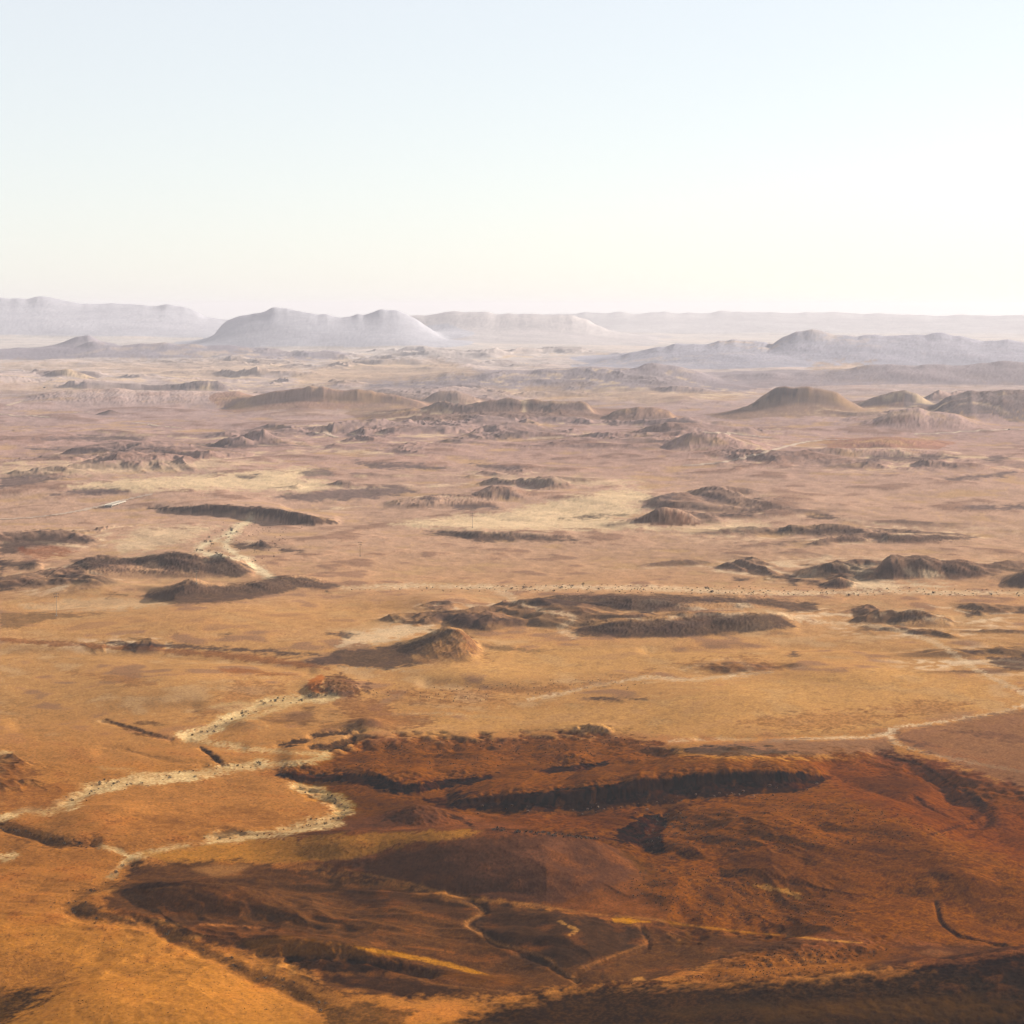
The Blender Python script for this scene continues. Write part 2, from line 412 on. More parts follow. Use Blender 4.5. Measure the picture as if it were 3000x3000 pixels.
ridge([(2390, 1722), (2430, 1702), (2460, 1694), (2490, 1704), (2515, 1722)], 1725, 26, 40, "round", .4, "rocky_hill", "small dark rubbly hill beside the white gap at right", "hill")
ridge([(2560, 1690), (2585, 1660), (2610, 1646), (2650, 1655), (2700, 1650), (2760, 1665), (2800, 1662), (2870, 1670), (2910, 1690)], 1700, 40, 110, "round", .35,
      "hill", "dark eroded hills with a pale hollow at right of the white gap", "hill")
ridge([(2920, 1722), (2975, 1684), (3020, 1664), (3300, 1660)], 1725, 36, 90, "round", .25)
ridge([(1510, 1778), (1560, 1757), (1640, 1741), (1750, 1737), (1900, 1739), (2050, 1743), (2200, 1752), (2400, 1775)],
      [(1510, 1782), (1560, 1778), (1740, 1778), (1850, 1796), (2000, 1800), (2200, 1796), (2400, 1796)], 60, 160, "round", .15, "hill", "long dark hollow-faced rise right of centre", "hill")
ridge([(1650, 1862), (1700, 1838), (1800, 1822), (2000, 1808), (2200, 1796), (2280, 1800), (2330, 1825), (2380, 1850)], [(1650, 1868), (1850, 1874), (2100, 1866), (2380, 1858)], 50, 110, "round", .15)
ridge([(2580, 1832), (2640, 1805), (2700, 1797), (2770, 1805), (2800, 1820)], 1832, 30, 70, "round", .15)
ridge([(860, 1945), (960, 1915), (1100, 1895), (1200, 1877), (1270, 1855), (1312, 1842), (1345, 1842), (1366, 1850), (1385, 1876), (1402, 1897), (1430, 1925), (1465, 1948)], 1955, 75, 60, "round", .14,
      "hill", "tilted hill with a dark left flank and a rusty rocky right shoulder at centre", "hill")
ridge([(900, 1995), (940, 1976), (1000, 1972), (1030, 1988), (1055, 2010), (1095, 2028)], 2048, 30, 50, "round", .3, "hill", "dark rusty hill above the bend of the white stream bed", "hill")
# ---- foreground
ridge([(1640, 2152), (1690, 2126), (1730, 2116), (1765, 2118), (1785, 2132), (1815, 2150)], 2152, 12, 24, "round", .25, "rocky_hill", "small brown rocky mound on the lip of the brown mesa", "hill")
ridge([(780, 2268), (860, 2262), (1000, 2265), (1110, 2266), (1140, 2285), (1180, 2296), (1260, 2288), (1400, 2270), (1470, 2262), (1500, 2262), (1570, 2250), (1700, 2234), (1800, 2236)],
      [(780, 2272), (860, 2290), (1000, 2296), (1110, 2306), (1160, 2326), (1230, 2324), (1300, 2306), (1400, 2295), (1470, 2272), (1500, 2268), (1570, 2264), (1700, 2262), (1800, 2240)], 11, 320, "scarp", .25,
      "cliff", "upper broken black cliff line of the brown mesa", "cliff")
ridge([(1300, 2345), (1340, 2336), (1500, 2326), (1650, 2310), (1800, 2293), (1900, 2280), (2000, 2270), (2100, 2263), (2200, 2259), (2300, 2258), (2400, 2264), (2440, 2274)],
      [(1300, 2352), (1340, 2372), (1500, 2378), (1600, 2380), (1700, 2374), (1800, 2368), (1900, 2360), (2000, 2346), (2100, 2338), (2200, 2332), (2300, 2326), (2400, 2300), (2440, 2277)], 16, 180, "scarp", .25,
      "cliff", "lower tall black cliff face of the brown mesa", "cliff")
ridge([(1080, 2412), (1150, 2385), (1230, 2362), (1270, 2366), (1330, 2395), (1390, 2428)], 2432, 22, 40, "round", .12, "hill", "low brown knoll below the left end of the lower cliff", "hill")
ridge([(500, 2492), (640, 2468), (1000, 2442), (1300, 2430), (1450, 2434), (1600, 2440), (1750, 2462), (1880, 2515), (1960, 2570)],
      [(500, 2520), (700, 2560), (1000, 2620), (1300, 2660), (1600, 2680), (1960, 2640)], 70, 26, "round", .06, "hill", "rounded hill, golden on its left and purple-brown on its right", "hill")
ridge([(300, 2610), (380, 2595), (480, 2583), (600, 2583), (760, 2610), (900, 2640)], [(300, 2640), (480, 2680), (700, 2700), (900, 2700)], 30, 18, "round", .06)
ridge([(640, 2775), (800, 2750), (960, 2752), (1150, 2780), (1300, 2818), (1440, 2862)], [(640, 2800), (900, 2830), (1150, 2840), (1440, 2874)], 22, 26, "round", .08)
ridge([(1300, 2990), (1450, 2935), (1620, 2898), (1800, 2886), (2000, 2884), (2200, 2878), (2400, 2862), (2700, 2828), (3000, 2785), (3300, 2760)],
      [(1300, 3100), (1800, 3130), (2200, 3150), (3300, 3120)], 90, 30, "round", .1, "hill", "dark shaded hillside across the bottom right corner", "hill")
ridge([(1640, 2892), (1850, 2870), (2060, 2825), (2160, 2795), (2300, 2776), (2480, 2765), (2600, 2770)], [(1640, 2900), (2060, 2885), (2400, 2860), (2600, 2840)], 30, 40, "round", .15)
ridge([(2190, 2556), (2300, 2580), (2450, 2608), (2580, 2634)], [(2190, 2562), (2300, 2592), (2450, 2618), (2580, 2638)], 4, 50, "cliff", .1)
for pts, w, dp in [
    ([(2560, 2205), (2680, 2236), (2745, 2268), (2790, 2302), (2850, 2330), (2890, 2362), (2862, 2392), (2830, 2420)], 24, 2.6),
    ([(2680, 2330), (2720, 2355), (2790, 2382)], 10, 1.8),
    ([(1950, 2385), (1900, 2420), (1870, 2455), (1915, 2500)], 26, 3.0), ([(820, 2186), (880, 2176), (915, 2166)], 14, 1.6), ([(910, 2160), (970, 2150), (1045, 2142)], 12, 1.6), ([(915, 2196), (980, 2188), (1050, 2164)], 16, 2.4),
    ([(2740, 2640), (2755, 2700), (2790, 2730), (2870, 2755), (2945, 2770)], 8, 1.6),
    ([(1860, 2240), (2000, 2216), (2300, 2226), (2560, 2206)], 14, -1.0),
    ([(380, 2540), (330, 2580), (240, 2615), (200, 2660), (280, 2690), (420, 2704), (500, 2740), (620, 2795), (720, 2850), (820, 2880), (930, 2930)], 26, 1.2),
    ([(300, 2180), (370, 2190), (430, 2215), (520, 2235), (600, 2240)], 10, .6),
    ([(590, 2190), (615, 2210), (650, 2240)], 9, 1.8),
    ([(300, 2110), (370, 2128), (450, 2155), (500, 2165)], 9, 1.1),
    ([(0, 2420), (90, 2450), (180, 2478), (270, 2478)], 22, 2.5),
    ([(1320, 2635), (1400, 2660), (1415, 2680), (1370, 2705), (1420, 2740), (1460, 2765), (1530, 2785), (1600, 2810), (1640, 2840), (1690, 2870)], 12, 1.2),
    ([(1880, 2715), (1900, 2745), (1880, 2770), (1800, 2800), (1690, 2850)], 10, 1.0),
    ([(850, 2805), (1000, 2812), (1150, 2824), (1260, 2842)], 22, 3.0),
    ([(350, 2500), (500, 2480), (750, 2450), (950, 2410), (1000, 2380), (960, 2340), (870, 2300)], 20, 1.2),
    ([(200, 2355), (300, 2300), (400, 2285), (600, 2260), (740, 2245)], 24, 1.2),
    ([(550, 2158), (680, 2105), (800, 2060), (960, 2045)], 20, 1.2),
]:
    carve(pts, w, dp)
for u, v, ru, h in [(1080, 2130, 60, 5), (720, 2130, 70, 4), (300, 2400, 140, 5), (2250, 2460, 200, 7), (2600, 2420, 220, 8), (2850, 2560, 200, 6),
                    (1680, 2740, 120, 4), (1150, 2680, 130, 3), (260, 2960, 260, 7), (600, 2930, 200, 5), (2000, 2620, 120, 5), (1500, 2750, 80, 2.5),
                    (2100, 2060, 300, 5), (500, 2020, 260, 6), (1400, 1990, 200, 4), (600, 1790, 300, 7), (2500, 1990, 220, 5), (250, 1720, 120, 6), (1280, 1770, 140, 6)]:
    mound(u, v, ru, h, 1.2)
brown = 1 - sstep(-60, 30, sdf([(820, 2262), (1060, 2165), (1450, 2160), (1800, 2150), (2000, 2215), (2560, 2205), (2900, 2285), (3400, 2380), (3400, 2800), (2600, 2770), (2000, 2740), (1800, 2520), (1400, 2390), (1000, 2400)], U[:, :], V0[:, :]) + 14 * np.clip(n_mid, -2, 2))
rid = lambda n: 1 - np.clip(np.abs(n) * 2.6, 0, 1)
Z -= brown * (3.4 * rid(NB[4] + .25 * NB[6]) + 2.0 * rid(NB[5] + .2 * NB[7]) + 0.7 * rid(NB[6]))
Z += brown * (4.0 * NB[3] + 2.6 * NB[4])
low = sstep(1420, 1000, D) * (1 - brown)
Z -= low * (1.2 * rid(NB[4] + .25 * NB[6]) + 0.8 * rid(NB[5] + .2 * NB[7]) + 0.35 * rid(NB[6]))
Z += low * (2.2 * NB[3] + 1.3 * NB[4])
for pts, w, dp in [([(0, 1905), (300, 1915), (620, 1935), (900, 1968)], 26, 3.0), ([(0, 1785), (250, 1770), (480, 1762)], 20, 4.0), ([(1250, 2010), (1600, 2030), (1900, 1990), (2300, 1960)], 26, 2.6),
                  ([(1900, 1905), (2400, 1890), (2700, 1900)], 22, 3.0), ([(300, 2200), (520, 2180), (700, 2190)], 26, 2.2), ([(60, 2120), (300, 2090), (560, 2080)], 34, 2.4), ([(2050, 2170), (2400, 2160), (2620, 2150)], 16, 1.8)]:
    carve(pts, w, dp * .8, 0.0)
basin = np.exp(-((U - 1100) / 800) ** 2 - ((V0 - 2720) / 170) ** 2)
near_scarp = np.exp(-((U - 1850) / 620) ** 4 - ((V0 - 2315) / 75) ** 4)
right_hill = sstep(2300, 2600, U)
Z += HN * (1.25 * brown * (1 - .85 * near_scarp) * (1 - .45 * right_hill) + 0.45 * low + 1.2 * basin * (1 - brown))
# rubble and clumps on rough flanks, gentle grain elsewhere
ROUGH = sstep(0.1, 0.9, GUL)
Z += ROUGH * (0.7 * NB[8] + 0.6 * NB[9] + 0.4 * NB[10]) * (0.06 + 0.94 * sstep(1900, 1350, D))
Z += n_fine * pxm * (0.10 + 0.30 * ROUGH)
Z[:60] = np.minimum(Z[:60], 40)

VP = (Y0 + F * (H - Z) / D).astype(np.float32)       # row each ground point is seen at from the viewpoint

# ------------------------------------------------------------------ ground colour (rock and sand, with some shade and distance haze painted in)
_bv = np.array([900, 1000, 1100, 1200, 1300, 1450, 1600, 1750, 1900, 2050, 2200, 2500, 3000, 3400], float)  # far rows paled, haze put into the colour
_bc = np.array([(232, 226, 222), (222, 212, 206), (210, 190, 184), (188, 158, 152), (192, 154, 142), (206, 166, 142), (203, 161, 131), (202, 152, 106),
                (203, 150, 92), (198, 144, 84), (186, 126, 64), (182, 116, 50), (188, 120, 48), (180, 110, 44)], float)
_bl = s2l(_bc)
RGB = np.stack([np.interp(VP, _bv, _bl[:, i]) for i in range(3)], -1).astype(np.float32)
tone = np.clip(1 + 0.07 * n_big + 0.06 * n_mid + 0.04 * n_fine2, 0.5, 1.5)
RGB *= tone[..., None]
# hue drift between pale sand and rust
rust = sstep(0.3, 2.2, n_big * 0.8 + n_mid * 0.5)[..., None] * 0.35
RGB = RGB * (1 - rust) + RGB * np.array([0.92, 0.74, 0.62], np.float32) * rust

def paint(col, pts, soft=8, rag=10, alpha=1.0, brk=0.0, line=None, asp=1.8):
    """lay one tone over a traced outline (or along a traced line of half width `line`) with a ragged edge"""
    p = pts if line is None else smooth_line(pts, 5)
    pad = soft + rag * 3.2 + (line or 0) + 8
    sl = window(p, pad, VP)
    if sl is None: return None
    dd = sdf(p, U[sl], VP[sl], closed=line is None, asp=asp)
    if line is not None: dd = dd - line * np.clip(1 + 0.45 * n_mid[sl], 0.25, 2)
    dd = dd + np.clip(n_edge[sl], -2.6, 2.6) * rag * 0.75
    m = 1 - sstep(-soft, soft, dd)
    if brk:
        m = m * (1 - brk * sstep(-0.4, 0.8, n_fine2[sl] * 0.55 + n_fine[sl] * 0.6 + n_edge[sl] * 0.3))
    if line is not None: m = m * (0.62 + 0.38 * sstep(-0.9, 0.5, n_mid[sl] * .6 + n_fine2[sl] * .6))
    m = (m * alpha)[..., None].astype(np.float32)
    c = s2l(col).astype(np.float32)
    t = (1 + 0.05 * n_mid[sl] + 0.06 * n_fine2[sl] + 0.05 * n_fine[sl])[..., None]
    RGB[sl] = RGB[sl] * (1 - m) + c * t * m
    return sl, m[..., 0]

#@PAINT
DG = (68, 52, 48)      # dark shale and painted hill shade, middle distance
DF = (104, 86, 84)
PALE = (242, 210, 168)
# far hills: rock tone by region, paled and blued with painted haze
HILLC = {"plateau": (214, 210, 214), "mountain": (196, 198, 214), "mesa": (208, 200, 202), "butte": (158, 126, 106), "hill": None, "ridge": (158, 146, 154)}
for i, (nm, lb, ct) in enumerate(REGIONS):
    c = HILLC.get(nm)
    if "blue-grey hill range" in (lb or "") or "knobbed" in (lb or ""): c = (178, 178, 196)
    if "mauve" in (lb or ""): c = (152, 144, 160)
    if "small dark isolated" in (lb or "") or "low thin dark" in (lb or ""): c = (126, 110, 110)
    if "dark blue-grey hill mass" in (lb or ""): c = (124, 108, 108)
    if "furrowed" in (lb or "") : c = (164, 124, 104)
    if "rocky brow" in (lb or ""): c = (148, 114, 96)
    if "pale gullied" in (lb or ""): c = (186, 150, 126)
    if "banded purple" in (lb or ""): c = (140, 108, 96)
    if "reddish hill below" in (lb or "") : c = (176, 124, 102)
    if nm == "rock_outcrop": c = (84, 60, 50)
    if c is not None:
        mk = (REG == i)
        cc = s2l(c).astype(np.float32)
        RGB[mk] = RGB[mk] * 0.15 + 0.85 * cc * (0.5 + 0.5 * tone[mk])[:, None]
paint((74, 62, 66), [(2196, 1192), (2235, 1165), (2270, 1139), (2295, 1131), (2338, 1140), (2330, 1158), (2262, 1182)], 3, 4, .9)  # left face of the butte, its shade painted on
# pale far plains
for pts, a in [([(850, 1100), (1000, 1050), (1300, 1050), (1400, 1090), (1200, 1115), (1000, 1125), (870, 1130)], .7),
               ([(250, 1060), (700, 1045), (900, 1060), (880, 1100), (600, 1110), (300, 1090), (0, 1080), (0, 1060)], .55),
               ([(0, 1120), (150, 1130), (400, 1140), (60, 1150), (0, 1150)], .5),
               ([(1400, 1135), (1900, 1140), (2150, 1160), (1900, 1185), (1500, 1165)], .6),
               ([(2380, 1065), (2550, 1062), (2500, 1080), (2380, 1085)], .7),
               ([(680, 1190), (1000, 1200), (1250, 1180), (1000, 1215), (800, 1215)], .3),
               ([(2480, 1190), (2720, 1205), (2760, 1220), (2600, 1225), (2500, 1210)], .5)]:
    paint((206, 172, 138), pts, 14, 16, a)
# banded noise patches of dark gravel over the middle plains
mid_patch = sstep(0.9, 2.0, n_mid * 0.75 + n_big * 0.6 + n_edge * 0.25) * sstep(1180, 1260, VP) * (1 - sstep(1500, 1800, VP)) * 0.15
RGB = RGB * (1 - mid_patch[..., None]) + s2l((112, 80, 62)).astype(np.float32) * mid_patch[..., None]
dn = sstep(1.1, 2.2, n_mid * 0.7 + n_edge * 0.45 - n_big * 0.3) * sstep(1600, 1700, VP) * (1 - sstep(2150, 2400, VP)) * 0.12
RGB = RGB * (1 - dn[..., None]) + s2l((150, 92, 50)).astype(np.float32) * dn[..., None]

# broad shale spreads, thin pale runnels and gravel fans of the plains
def wash(col, m):
    global RGB
    m = np.clip(m, 0, 1)[..., None].astype(np.float32)
    RGB = RGB * (1 - m) + s2l(col).astype(np.float32) * m
n_run = window_noise(60, 420)
n_run2 = window_noise(25, 160)
farw = sstep(1080, 1200, VP) * (1 - sstep(2050, 2250, VP))
wash((128, 98, 84), farw * 0.6 * sstep(0.7, 2.2, n_edge * 0.22 + n_run * 0.95 + n_big * .35))
wash((214, 170, 120), farw * 0.6 * sstep(0.6, 2.0, n_edge * 0.25 - n_run * 0.9 - n_mid * 0.2))
wash((222, 178, 122), (0.15 + 0.85 * farw) * 0.45 * (1 - sstep(0.02, 0.10, np.abs(n_run + 0.12 * n_fine2))) * sstep(-0.4, 0.8, n_run2))
wash((120, 76, 44), (0.3 + 0.7 * farw) * 0.4 * (1 - sstep(0.02, 0.12, np.abs(n_run2 - 0.3 + 0.2 * n_fine2))) * sstep(-0.2, 0.9, n_big))
# dry washes of the middle distance
for pts, a in [([(180, 1425), (420, 1400), (700, 1385), (900, 1370), (960, 1385), (880, 1400), (1000, 1420), (900, 1440), (640, 1432), (420, 1438), (240, 1436)], .85),
               ([(0, 1370), (250, 1360), (600, 1350), (820, 1352), (600, 1372), (300, 1385), (0, 1395)], .5),
               ([(1150, 1535), (1300, 1515), (1480, 1500), (1560, 1480), (1700, 1450), (1830, 1433), (1900, 1440), (1930, 1460), (1830, 1475), (1900, 1500), (1800, 1520), (1960, 1548), (1700, 1552), (1400, 1550), (1250, 1545)], .8),
               ([(1960, 1545), (2200, 1530), (2260, 1535), (2200, 1555), (2000, 1560)], .6),
               ([(1450, 1400), (1700, 1400), (1880, 1410), (1800, 1425), (1600, 1415)], .5),
               ([(420, 1545), (640, 1540), (560, 1580), (450, 1610), (360, 1620), (330, 1590)], .55),
               ([(2470, 1650), (2560, 1650), (2560, 1665), (2520, 1690), (2640, 1710), (2800, 1715), (2560, 1730), (2480, 1715), (2500, 1690)], .75),
               ([(2640, 1665), (2720, 1670), (2760, 1690), (2660, 1690)], .7),
               ([(1000, 1860), (1090, 1845), (1180, 1825), (1250, 1840), (1280, 1850), (1100, 1885), (1000, 1895)], .6),
               ([(300, 1745), (420, 1755), (500, 1770), (350, 1785), (120, 1790), (60, 1770), (140, 1765)], .5)]:
    paint(PALE, pts, 14, 12, min(1, a * 1.2), .2)
wash((240, 208, 168), FAN * 0.75 * sstep(-0.9, 0.9, n_run2 + 0.4 * n_edge) * (1 - sstep(1950, 2150, VP)))
hc = sstep(0.03, 0.35, HILL) * (0.68 - 0.36 * sstep(-0.3, 1.4, n_run2 + .5 * n_mid)) * (0.75 + 0.25 * sstep(1350, 1560, VP))
hcol = np.stack([np.interp(VP, [1000, 1200, 1450, 1700, 2000, 2300], [float(q) for q in s2l(np.array([(170, 154, 150), (134, 112, 108), (98, 78, 72), (78, 60, 54), (104, 72, 46), (110, 66, 30)]))[:, k]]) for k in range(3)], -1).astype(np.float32)
RGB = RGB * (1 - hc[..., None]) + hcol * hc[..., None]
for pts, w, a in [([(1000, 1724), (1250, 1716), (1500, 1722), (1750, 1720), (2000, 1727), (2300, 1737), (2600, 1735), (3000, 1738), (3300, 1740)], 10, .85),
                  ([(1430, 1720), (1480, 1740), (1530, 1770), (1600, 1790), (1680, 1810), (1640, 1840), (1680, 1860)], 12, .55),
                  ([(2250, 1790), (2380, 1820), (2550, 1832), (2650, 1852), (2750, 1887), (2810, 1927), (2860, 1962), (2930, 1995), (3000, 2030), (3100, 2060)], 9, .7),
                  ([(2560, 1810), (2600, 1795), (2700, 1785)], 6, .4),
                  ([(3100, 2045), (3000, 2066), (2950, 2082), (2850, 2102), (2720, 2120), (2630, 2130), (2600, 2145), (2630, 2180), (2720, 2206), (2800, 2226), (2900, 2246), (3000, 2260), (3200, 2280)], 7, .85),
                  ([(2620, 2146), (2540, 2160), (2400, 2163), (2260, 2172)], 7, .75),
                  ([(2240, 2170), (2080, 2165), (1960, 2172)], 4, .5),
                  ([(1550, 2050), (1650, 2030), (1760, 2005), (1900, 1985), (2000, 1992), (2150, 1980), (2260, 1968)], 7, .7),
                  ([(2000, 1960), (2060, 1945), (2140, 1930), (2200, 1960), (2120, 1985)], 7, .5),
                  ([(1000, 1955), (1080, 1958), (1180, 1962)], 4, .6),
                  ([(1150, 2093), (1300, 2092), (1500, 2105)], 4, .35),
                  ([(740, 1512), (722, 1530), (690, 1548), (668, 1566), (610, 1588), (582, 1608), (600, 1618), (650, 1628)], 14, .95),
                  ([(690, 1560), (660, 1590), (670, 1610), (720, 1635), (760, 1670), (790, 1690)], 15, .8),
                  ([(620, 1545), (540, 1555), (440, 1575), (380, 1600)], 8, .4),
                  ([(330, 1780), (420, 1772), (500, 1765)], 5, .6)]:
    paint(PALE, pts, 6, 10, min(1, a * 1.12), .6, line=w)
for pts, w in [([(745, 1508), (722, 1530), (690, 1548), (668, 1566), (615, 1587), (582, 1608), (605, 1622), (660, 1632)], 7), ([(682, 1556), (664, 1588), (672, 1610), (722, 1640), (764, 1672), (800, 1692)], 9), ([(640, 1625), (700, 1640)], 5)]:
    paint((250, 226, 184), pts, 4, 6, .95, .35, line=w)
# dark shale, scrub and rubble, hill shade painted among them, middle distance
for pts in [
    [(0, 1595), (30, 1580), (100, 1572), (200, 1570), (280, 1578), (270, 1592), (200, 1592), (80, 1605), (50, 1620), (0, 1625)],
    [(205, 1640), (260, 1634), (420, 1638), (430, 1650), (300, 1662), (250, 1668), (215, 1650)],
    [(0, 1640), (60, 1648), (105, 1635), (120, 1655), (60, 1665), (0, 1662)],
    [(430, 1640), (490, 1618), (540, 1622), (600, 1640), (660, 1640), (720, 1655), (750, 1680), (700, 1690), (640, 1685), (560, 1672), (480, 1658)],
    [(170, 1685), (240, 1675), (235, 1690), (180, 1697)],
    [(400, 1747), (500, 1727), (530, 1710), (570, 1704), (620, 1717), (720, 1712), (800, 1689), (850, 1686), (1000, 1715), (960, 1730), (880, 1722), (820, 1738), (730, 1756), (620, 1766), (510, 1771)],
    [(300, 1741), (330, 1735), (370, 1745), (320, 1750)],
    [(0, 1795), (60, 1795), (200, 1797), (310, 1795), (240, 1805), (150, 1815), (60, 1838), (0, 1838)],
    [(678, 1595), (700, 1588), (805, 1602), (790, 1612), (700, 1608)],
    [(820, 1607), (890, 1610), (895, 1622), (830, 1618)],
    [(0, 1640), (20, 1655), (0, 1700)], [(0, 1712), (60, 1710), (30, 1728), (0, 1730)],
    [(1240, 1557), (1270, 1555), (1400, 1566), (1560, 1572), (1690, 1580), (1680, 1588), (1500, 1584), (1400, 1587), (1350, 1576), (1250, 1565)],
    [(1535, 1775), (1570, 1757), (1640, 1745), (1750, 1740), (1900, 1742), (2000, 1744), (2200, 1752), (2390, 1765), (2400, 1790), (2330, 1792), (2250, 1778), (2150, 1764), (2000, 1768), (1900, 1796), (1850, 1790), (1740, 1774), (1600, 1774)],
    [(1670, 1856), (1700, 1834), (1800, 1824), (2000, 1811), (2200, 1797), (2290, 1801), (2330, 1838), (2200, 1848), (2000, 1868), (1850, 1868), (1700, 1861)],
    [(1250, 1800), (1300, 1792), (1400, 1800), (1540, 1815), (1540, 1825), (1440, 1825), (1400, 1838), (1440, 1845), (1350, 1838), (1280, 1815)],
    [(880, 1940), (1000, 1905), (1120, 1895), (1220, 1878), (1310, 1845), (1335, 1846), (1300, 1870), (1230, 1900), (1200, 1915), (1215, 1930), (1270, 1942), (1180, 1952), (1130, 1962), (1000, 1950), (900, 1945)],  # shaded left flank of the tilted hill, painted dark
    [(1415, 1893), (1500, 1897), (1620, 1905), (1560, 1911), (1450, 1905)],  # shadow to the right of that hill, painted on the ground
    [(1690, 2046), (1800, 2042), (1890, 2048), (1800, 2053), (1720, 2052)],
    [(2275, 1562), (2310, 1544), (2420, 1547), (2540, 1552), (2540, 1560), (2400, 1565)],
    [(2420, 1583), (2470, 1574), (2540, 1577), (2540, 1586)], [(2580, 1568), (2620, 1564), (2750, 1567), (2870, 1572), (2840, 1580), (2650, 1588), (2590, 1582)],
    [(2360, 1512), (2420, 1508), (2490, 1522), (2400, 1522)], [(2800, 1487), (2870, 1478), (2930, 1484), (3000, 1478), (3100, 1480), (3100, 1496), (2850, 1492)],
    [(2350, 1656), (2430, 1653), (2470, 1661), (2505, 1685), (2460, 1687), (2400, 1668)], [(2240, 1695), (2310, 1682), (2335, 1690), (2335, 1716), (2310, 1712), (2300, 1696)],
    [(2400, 1720), (2430, 1702), (2460, 1696), (2500, 1710), (2480, 1722)], [(2350, 1702), (2400, 1698), (2420, 1716), (2370, 1712)],
    [(2150, 1694), (2200, 1690), (2200, 1702), (2165, 1703)],
    [(2570, 1685), (2580, 1662), (2610, 1648), (2640, 1657), (2640, 1675), (2600, 1682)], [(2670, 1652), (2710, 1652), (2750, 1670), (2730, 1674)],
    [(2765, 1666), (2790, 1662), (2870, 1672), (2905, 1686), (2850, 1690), (2780, 1684)],
    [(2940, 1710), (2980, 1684), (3010, 1672), (3100, 1672), (3100, 1722), (2960, 1716)],
    [(2590, 1815), (2680, 1798), (2760, 1802), (2700, 1813), (2620, 1826)], [(2815, 1798), (2850, 1794), (2875, 1800), (2840, 1805)], [(2955, 1797), (3010, 1780), (3080, 1785), (3080, 1802)],
    [(2300, 1917), (2325, 1908), (2348, 1918), (2320, 1925)], [(2815, 1910), (2850, 1902), (2880, 1912), (2840, 1917)], [(2890, 1930), (3000, 1920), (3080, 1925), (3080, 1968), (2960, 1962), (2910, 1950)],
    [(2000, 2192), (2150, 2186), (2300, 2197), (2340, 2206), (2200, 2216), (2020, 2210)],
    [(560, 1300), (720, 1297), (900, 1304), (700, 1312), (580, 1310)], [(100, 1285), (250, 1275), (430, 1280), (420, 1290), (260, 1292), (160, 1290)],
    [(60, 1312), (300, 1310), (470, 1302), (480, 1318), (300, 1322), (100, 1320)],
    [(0, 1400), (100, 1388), (200, 1400), (120, 1415), (0, 1430)], [(150, 1450), (230, 1432), (320, 1432), (380, 1442), (250, 1450)], [(230, 1445), (300, 1430), (380, 1440), (300, 1450)],
    [(800, 1455), (1000, 1432), (1150, 1425), (1230, 1440), (1100, 1460), (900, 1470)], [(880, 1380), (960, 1372), (980, 1390), (900, 1400)], [(690, 1395), (760, 1390), (740, 1402)],
    [(1230, 1460), (1265, 1448), (1290, 1460), (1260, 1470)], [(1450, 1440), (1490, 1436), (1530, 1455), (1490, 1462)], [(1320, 1480), (1450, 1475), (1460, 1490), (1330, 1495)],
    [(1020, 1350), (1240, 1360), (1330, 1375), (1100, 1372)], [(1380, 1358), (1550, 1368), (1500, 1374), (1400, 1368)],
    [(2760, 1400), (2850, 1394), (2975, 1380), (2980, 1388), (2860, 1406), (2780, 1408)], [(2870, 1340), (2960, 1338), (2930, 1350), (2890, 1350)],
    [(2260, 1345), (2340, 1332), (2330, 1342)], [(2540, 1335), (2700, 1333), (2820, 1340), (2700, 1352), (2540, 1350)],
    [(2060, 1455), (2120, 1450), (2115, 1465), (2070, 1466)], [(2090, 1510), (2230, 1490), (2250, 1480), (2240, 1500), (2150, 1512)],
    [(1640, 1520), (1760, 1505), (1840, 1508), (1740, 1518)], [(1900, 1455), (1980, 1452), (1960, 1465)],
    [(1440, 1180), (1560, 1180), (1700, 1180), (1730, 1200), (1650, 1200), (1560, 1195)], [(1440, 1270), (1550, 1262), (1520, 1280), (1450, 1285)], [(1770, 1236), (1800, 1232), (1810, 1248), (1780, 1246)], [(1850, 1240), (1890, 1232), (1880, 1255)],
    [(1000, 1262), (1060, 1258), (1040, 1264)], [(890, 1262), (960, 1258), (1000, 1260), (950, 1265)],
    [(300, 1884), (350, 1876), (420, 1885), (480, 1892), (400, 1893), (330, 1890)], [(640, 1860), (675, 1857), (672, 1864)], [(500, 1858), (520, 1856), (515, 1862)],
    [(330, 1888), (500, 1885), (700, 1898), (830, 1905), (1000, 1925), (880, 1922), (700, 1908), (450, 1900)],
    [(960, 1855), (1000, 1852), (1050, 1862), (1000, 1870)],
]:
    paint(DG if pts[0][1] > 1500 else DF, pts, 9, 6, .85, .08)
# cone and brow details
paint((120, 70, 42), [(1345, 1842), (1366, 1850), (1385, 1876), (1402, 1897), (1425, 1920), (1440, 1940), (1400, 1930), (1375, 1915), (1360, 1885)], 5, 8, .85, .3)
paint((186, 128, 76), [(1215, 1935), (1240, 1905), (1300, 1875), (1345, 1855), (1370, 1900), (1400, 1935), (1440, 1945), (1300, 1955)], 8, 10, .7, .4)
paint((110, 72, 52), [(1860, 1530), (1930, 1500), (1955, 1494), (2000, 1506), (2050, 1536), (1950, 1540)], 5, 9, .9, .45)
paint((150, 82, 44), [(60, 1606), (160, 1600), (220, 1615), (120, 1640), (60, 1630)], 10, 12, .7, .4)
paint((84, 62, 52), [(430, 1490), (530, 1486), (640, 1478), (720, 1482), (800, 1489), (850, 1497), (900, 1507), (1000, 1530), (920, 1538), (860, 1534), (820, 1520), (740, 1508), (620, 1503), (530, 1499)], 3, 5, .95, .15)
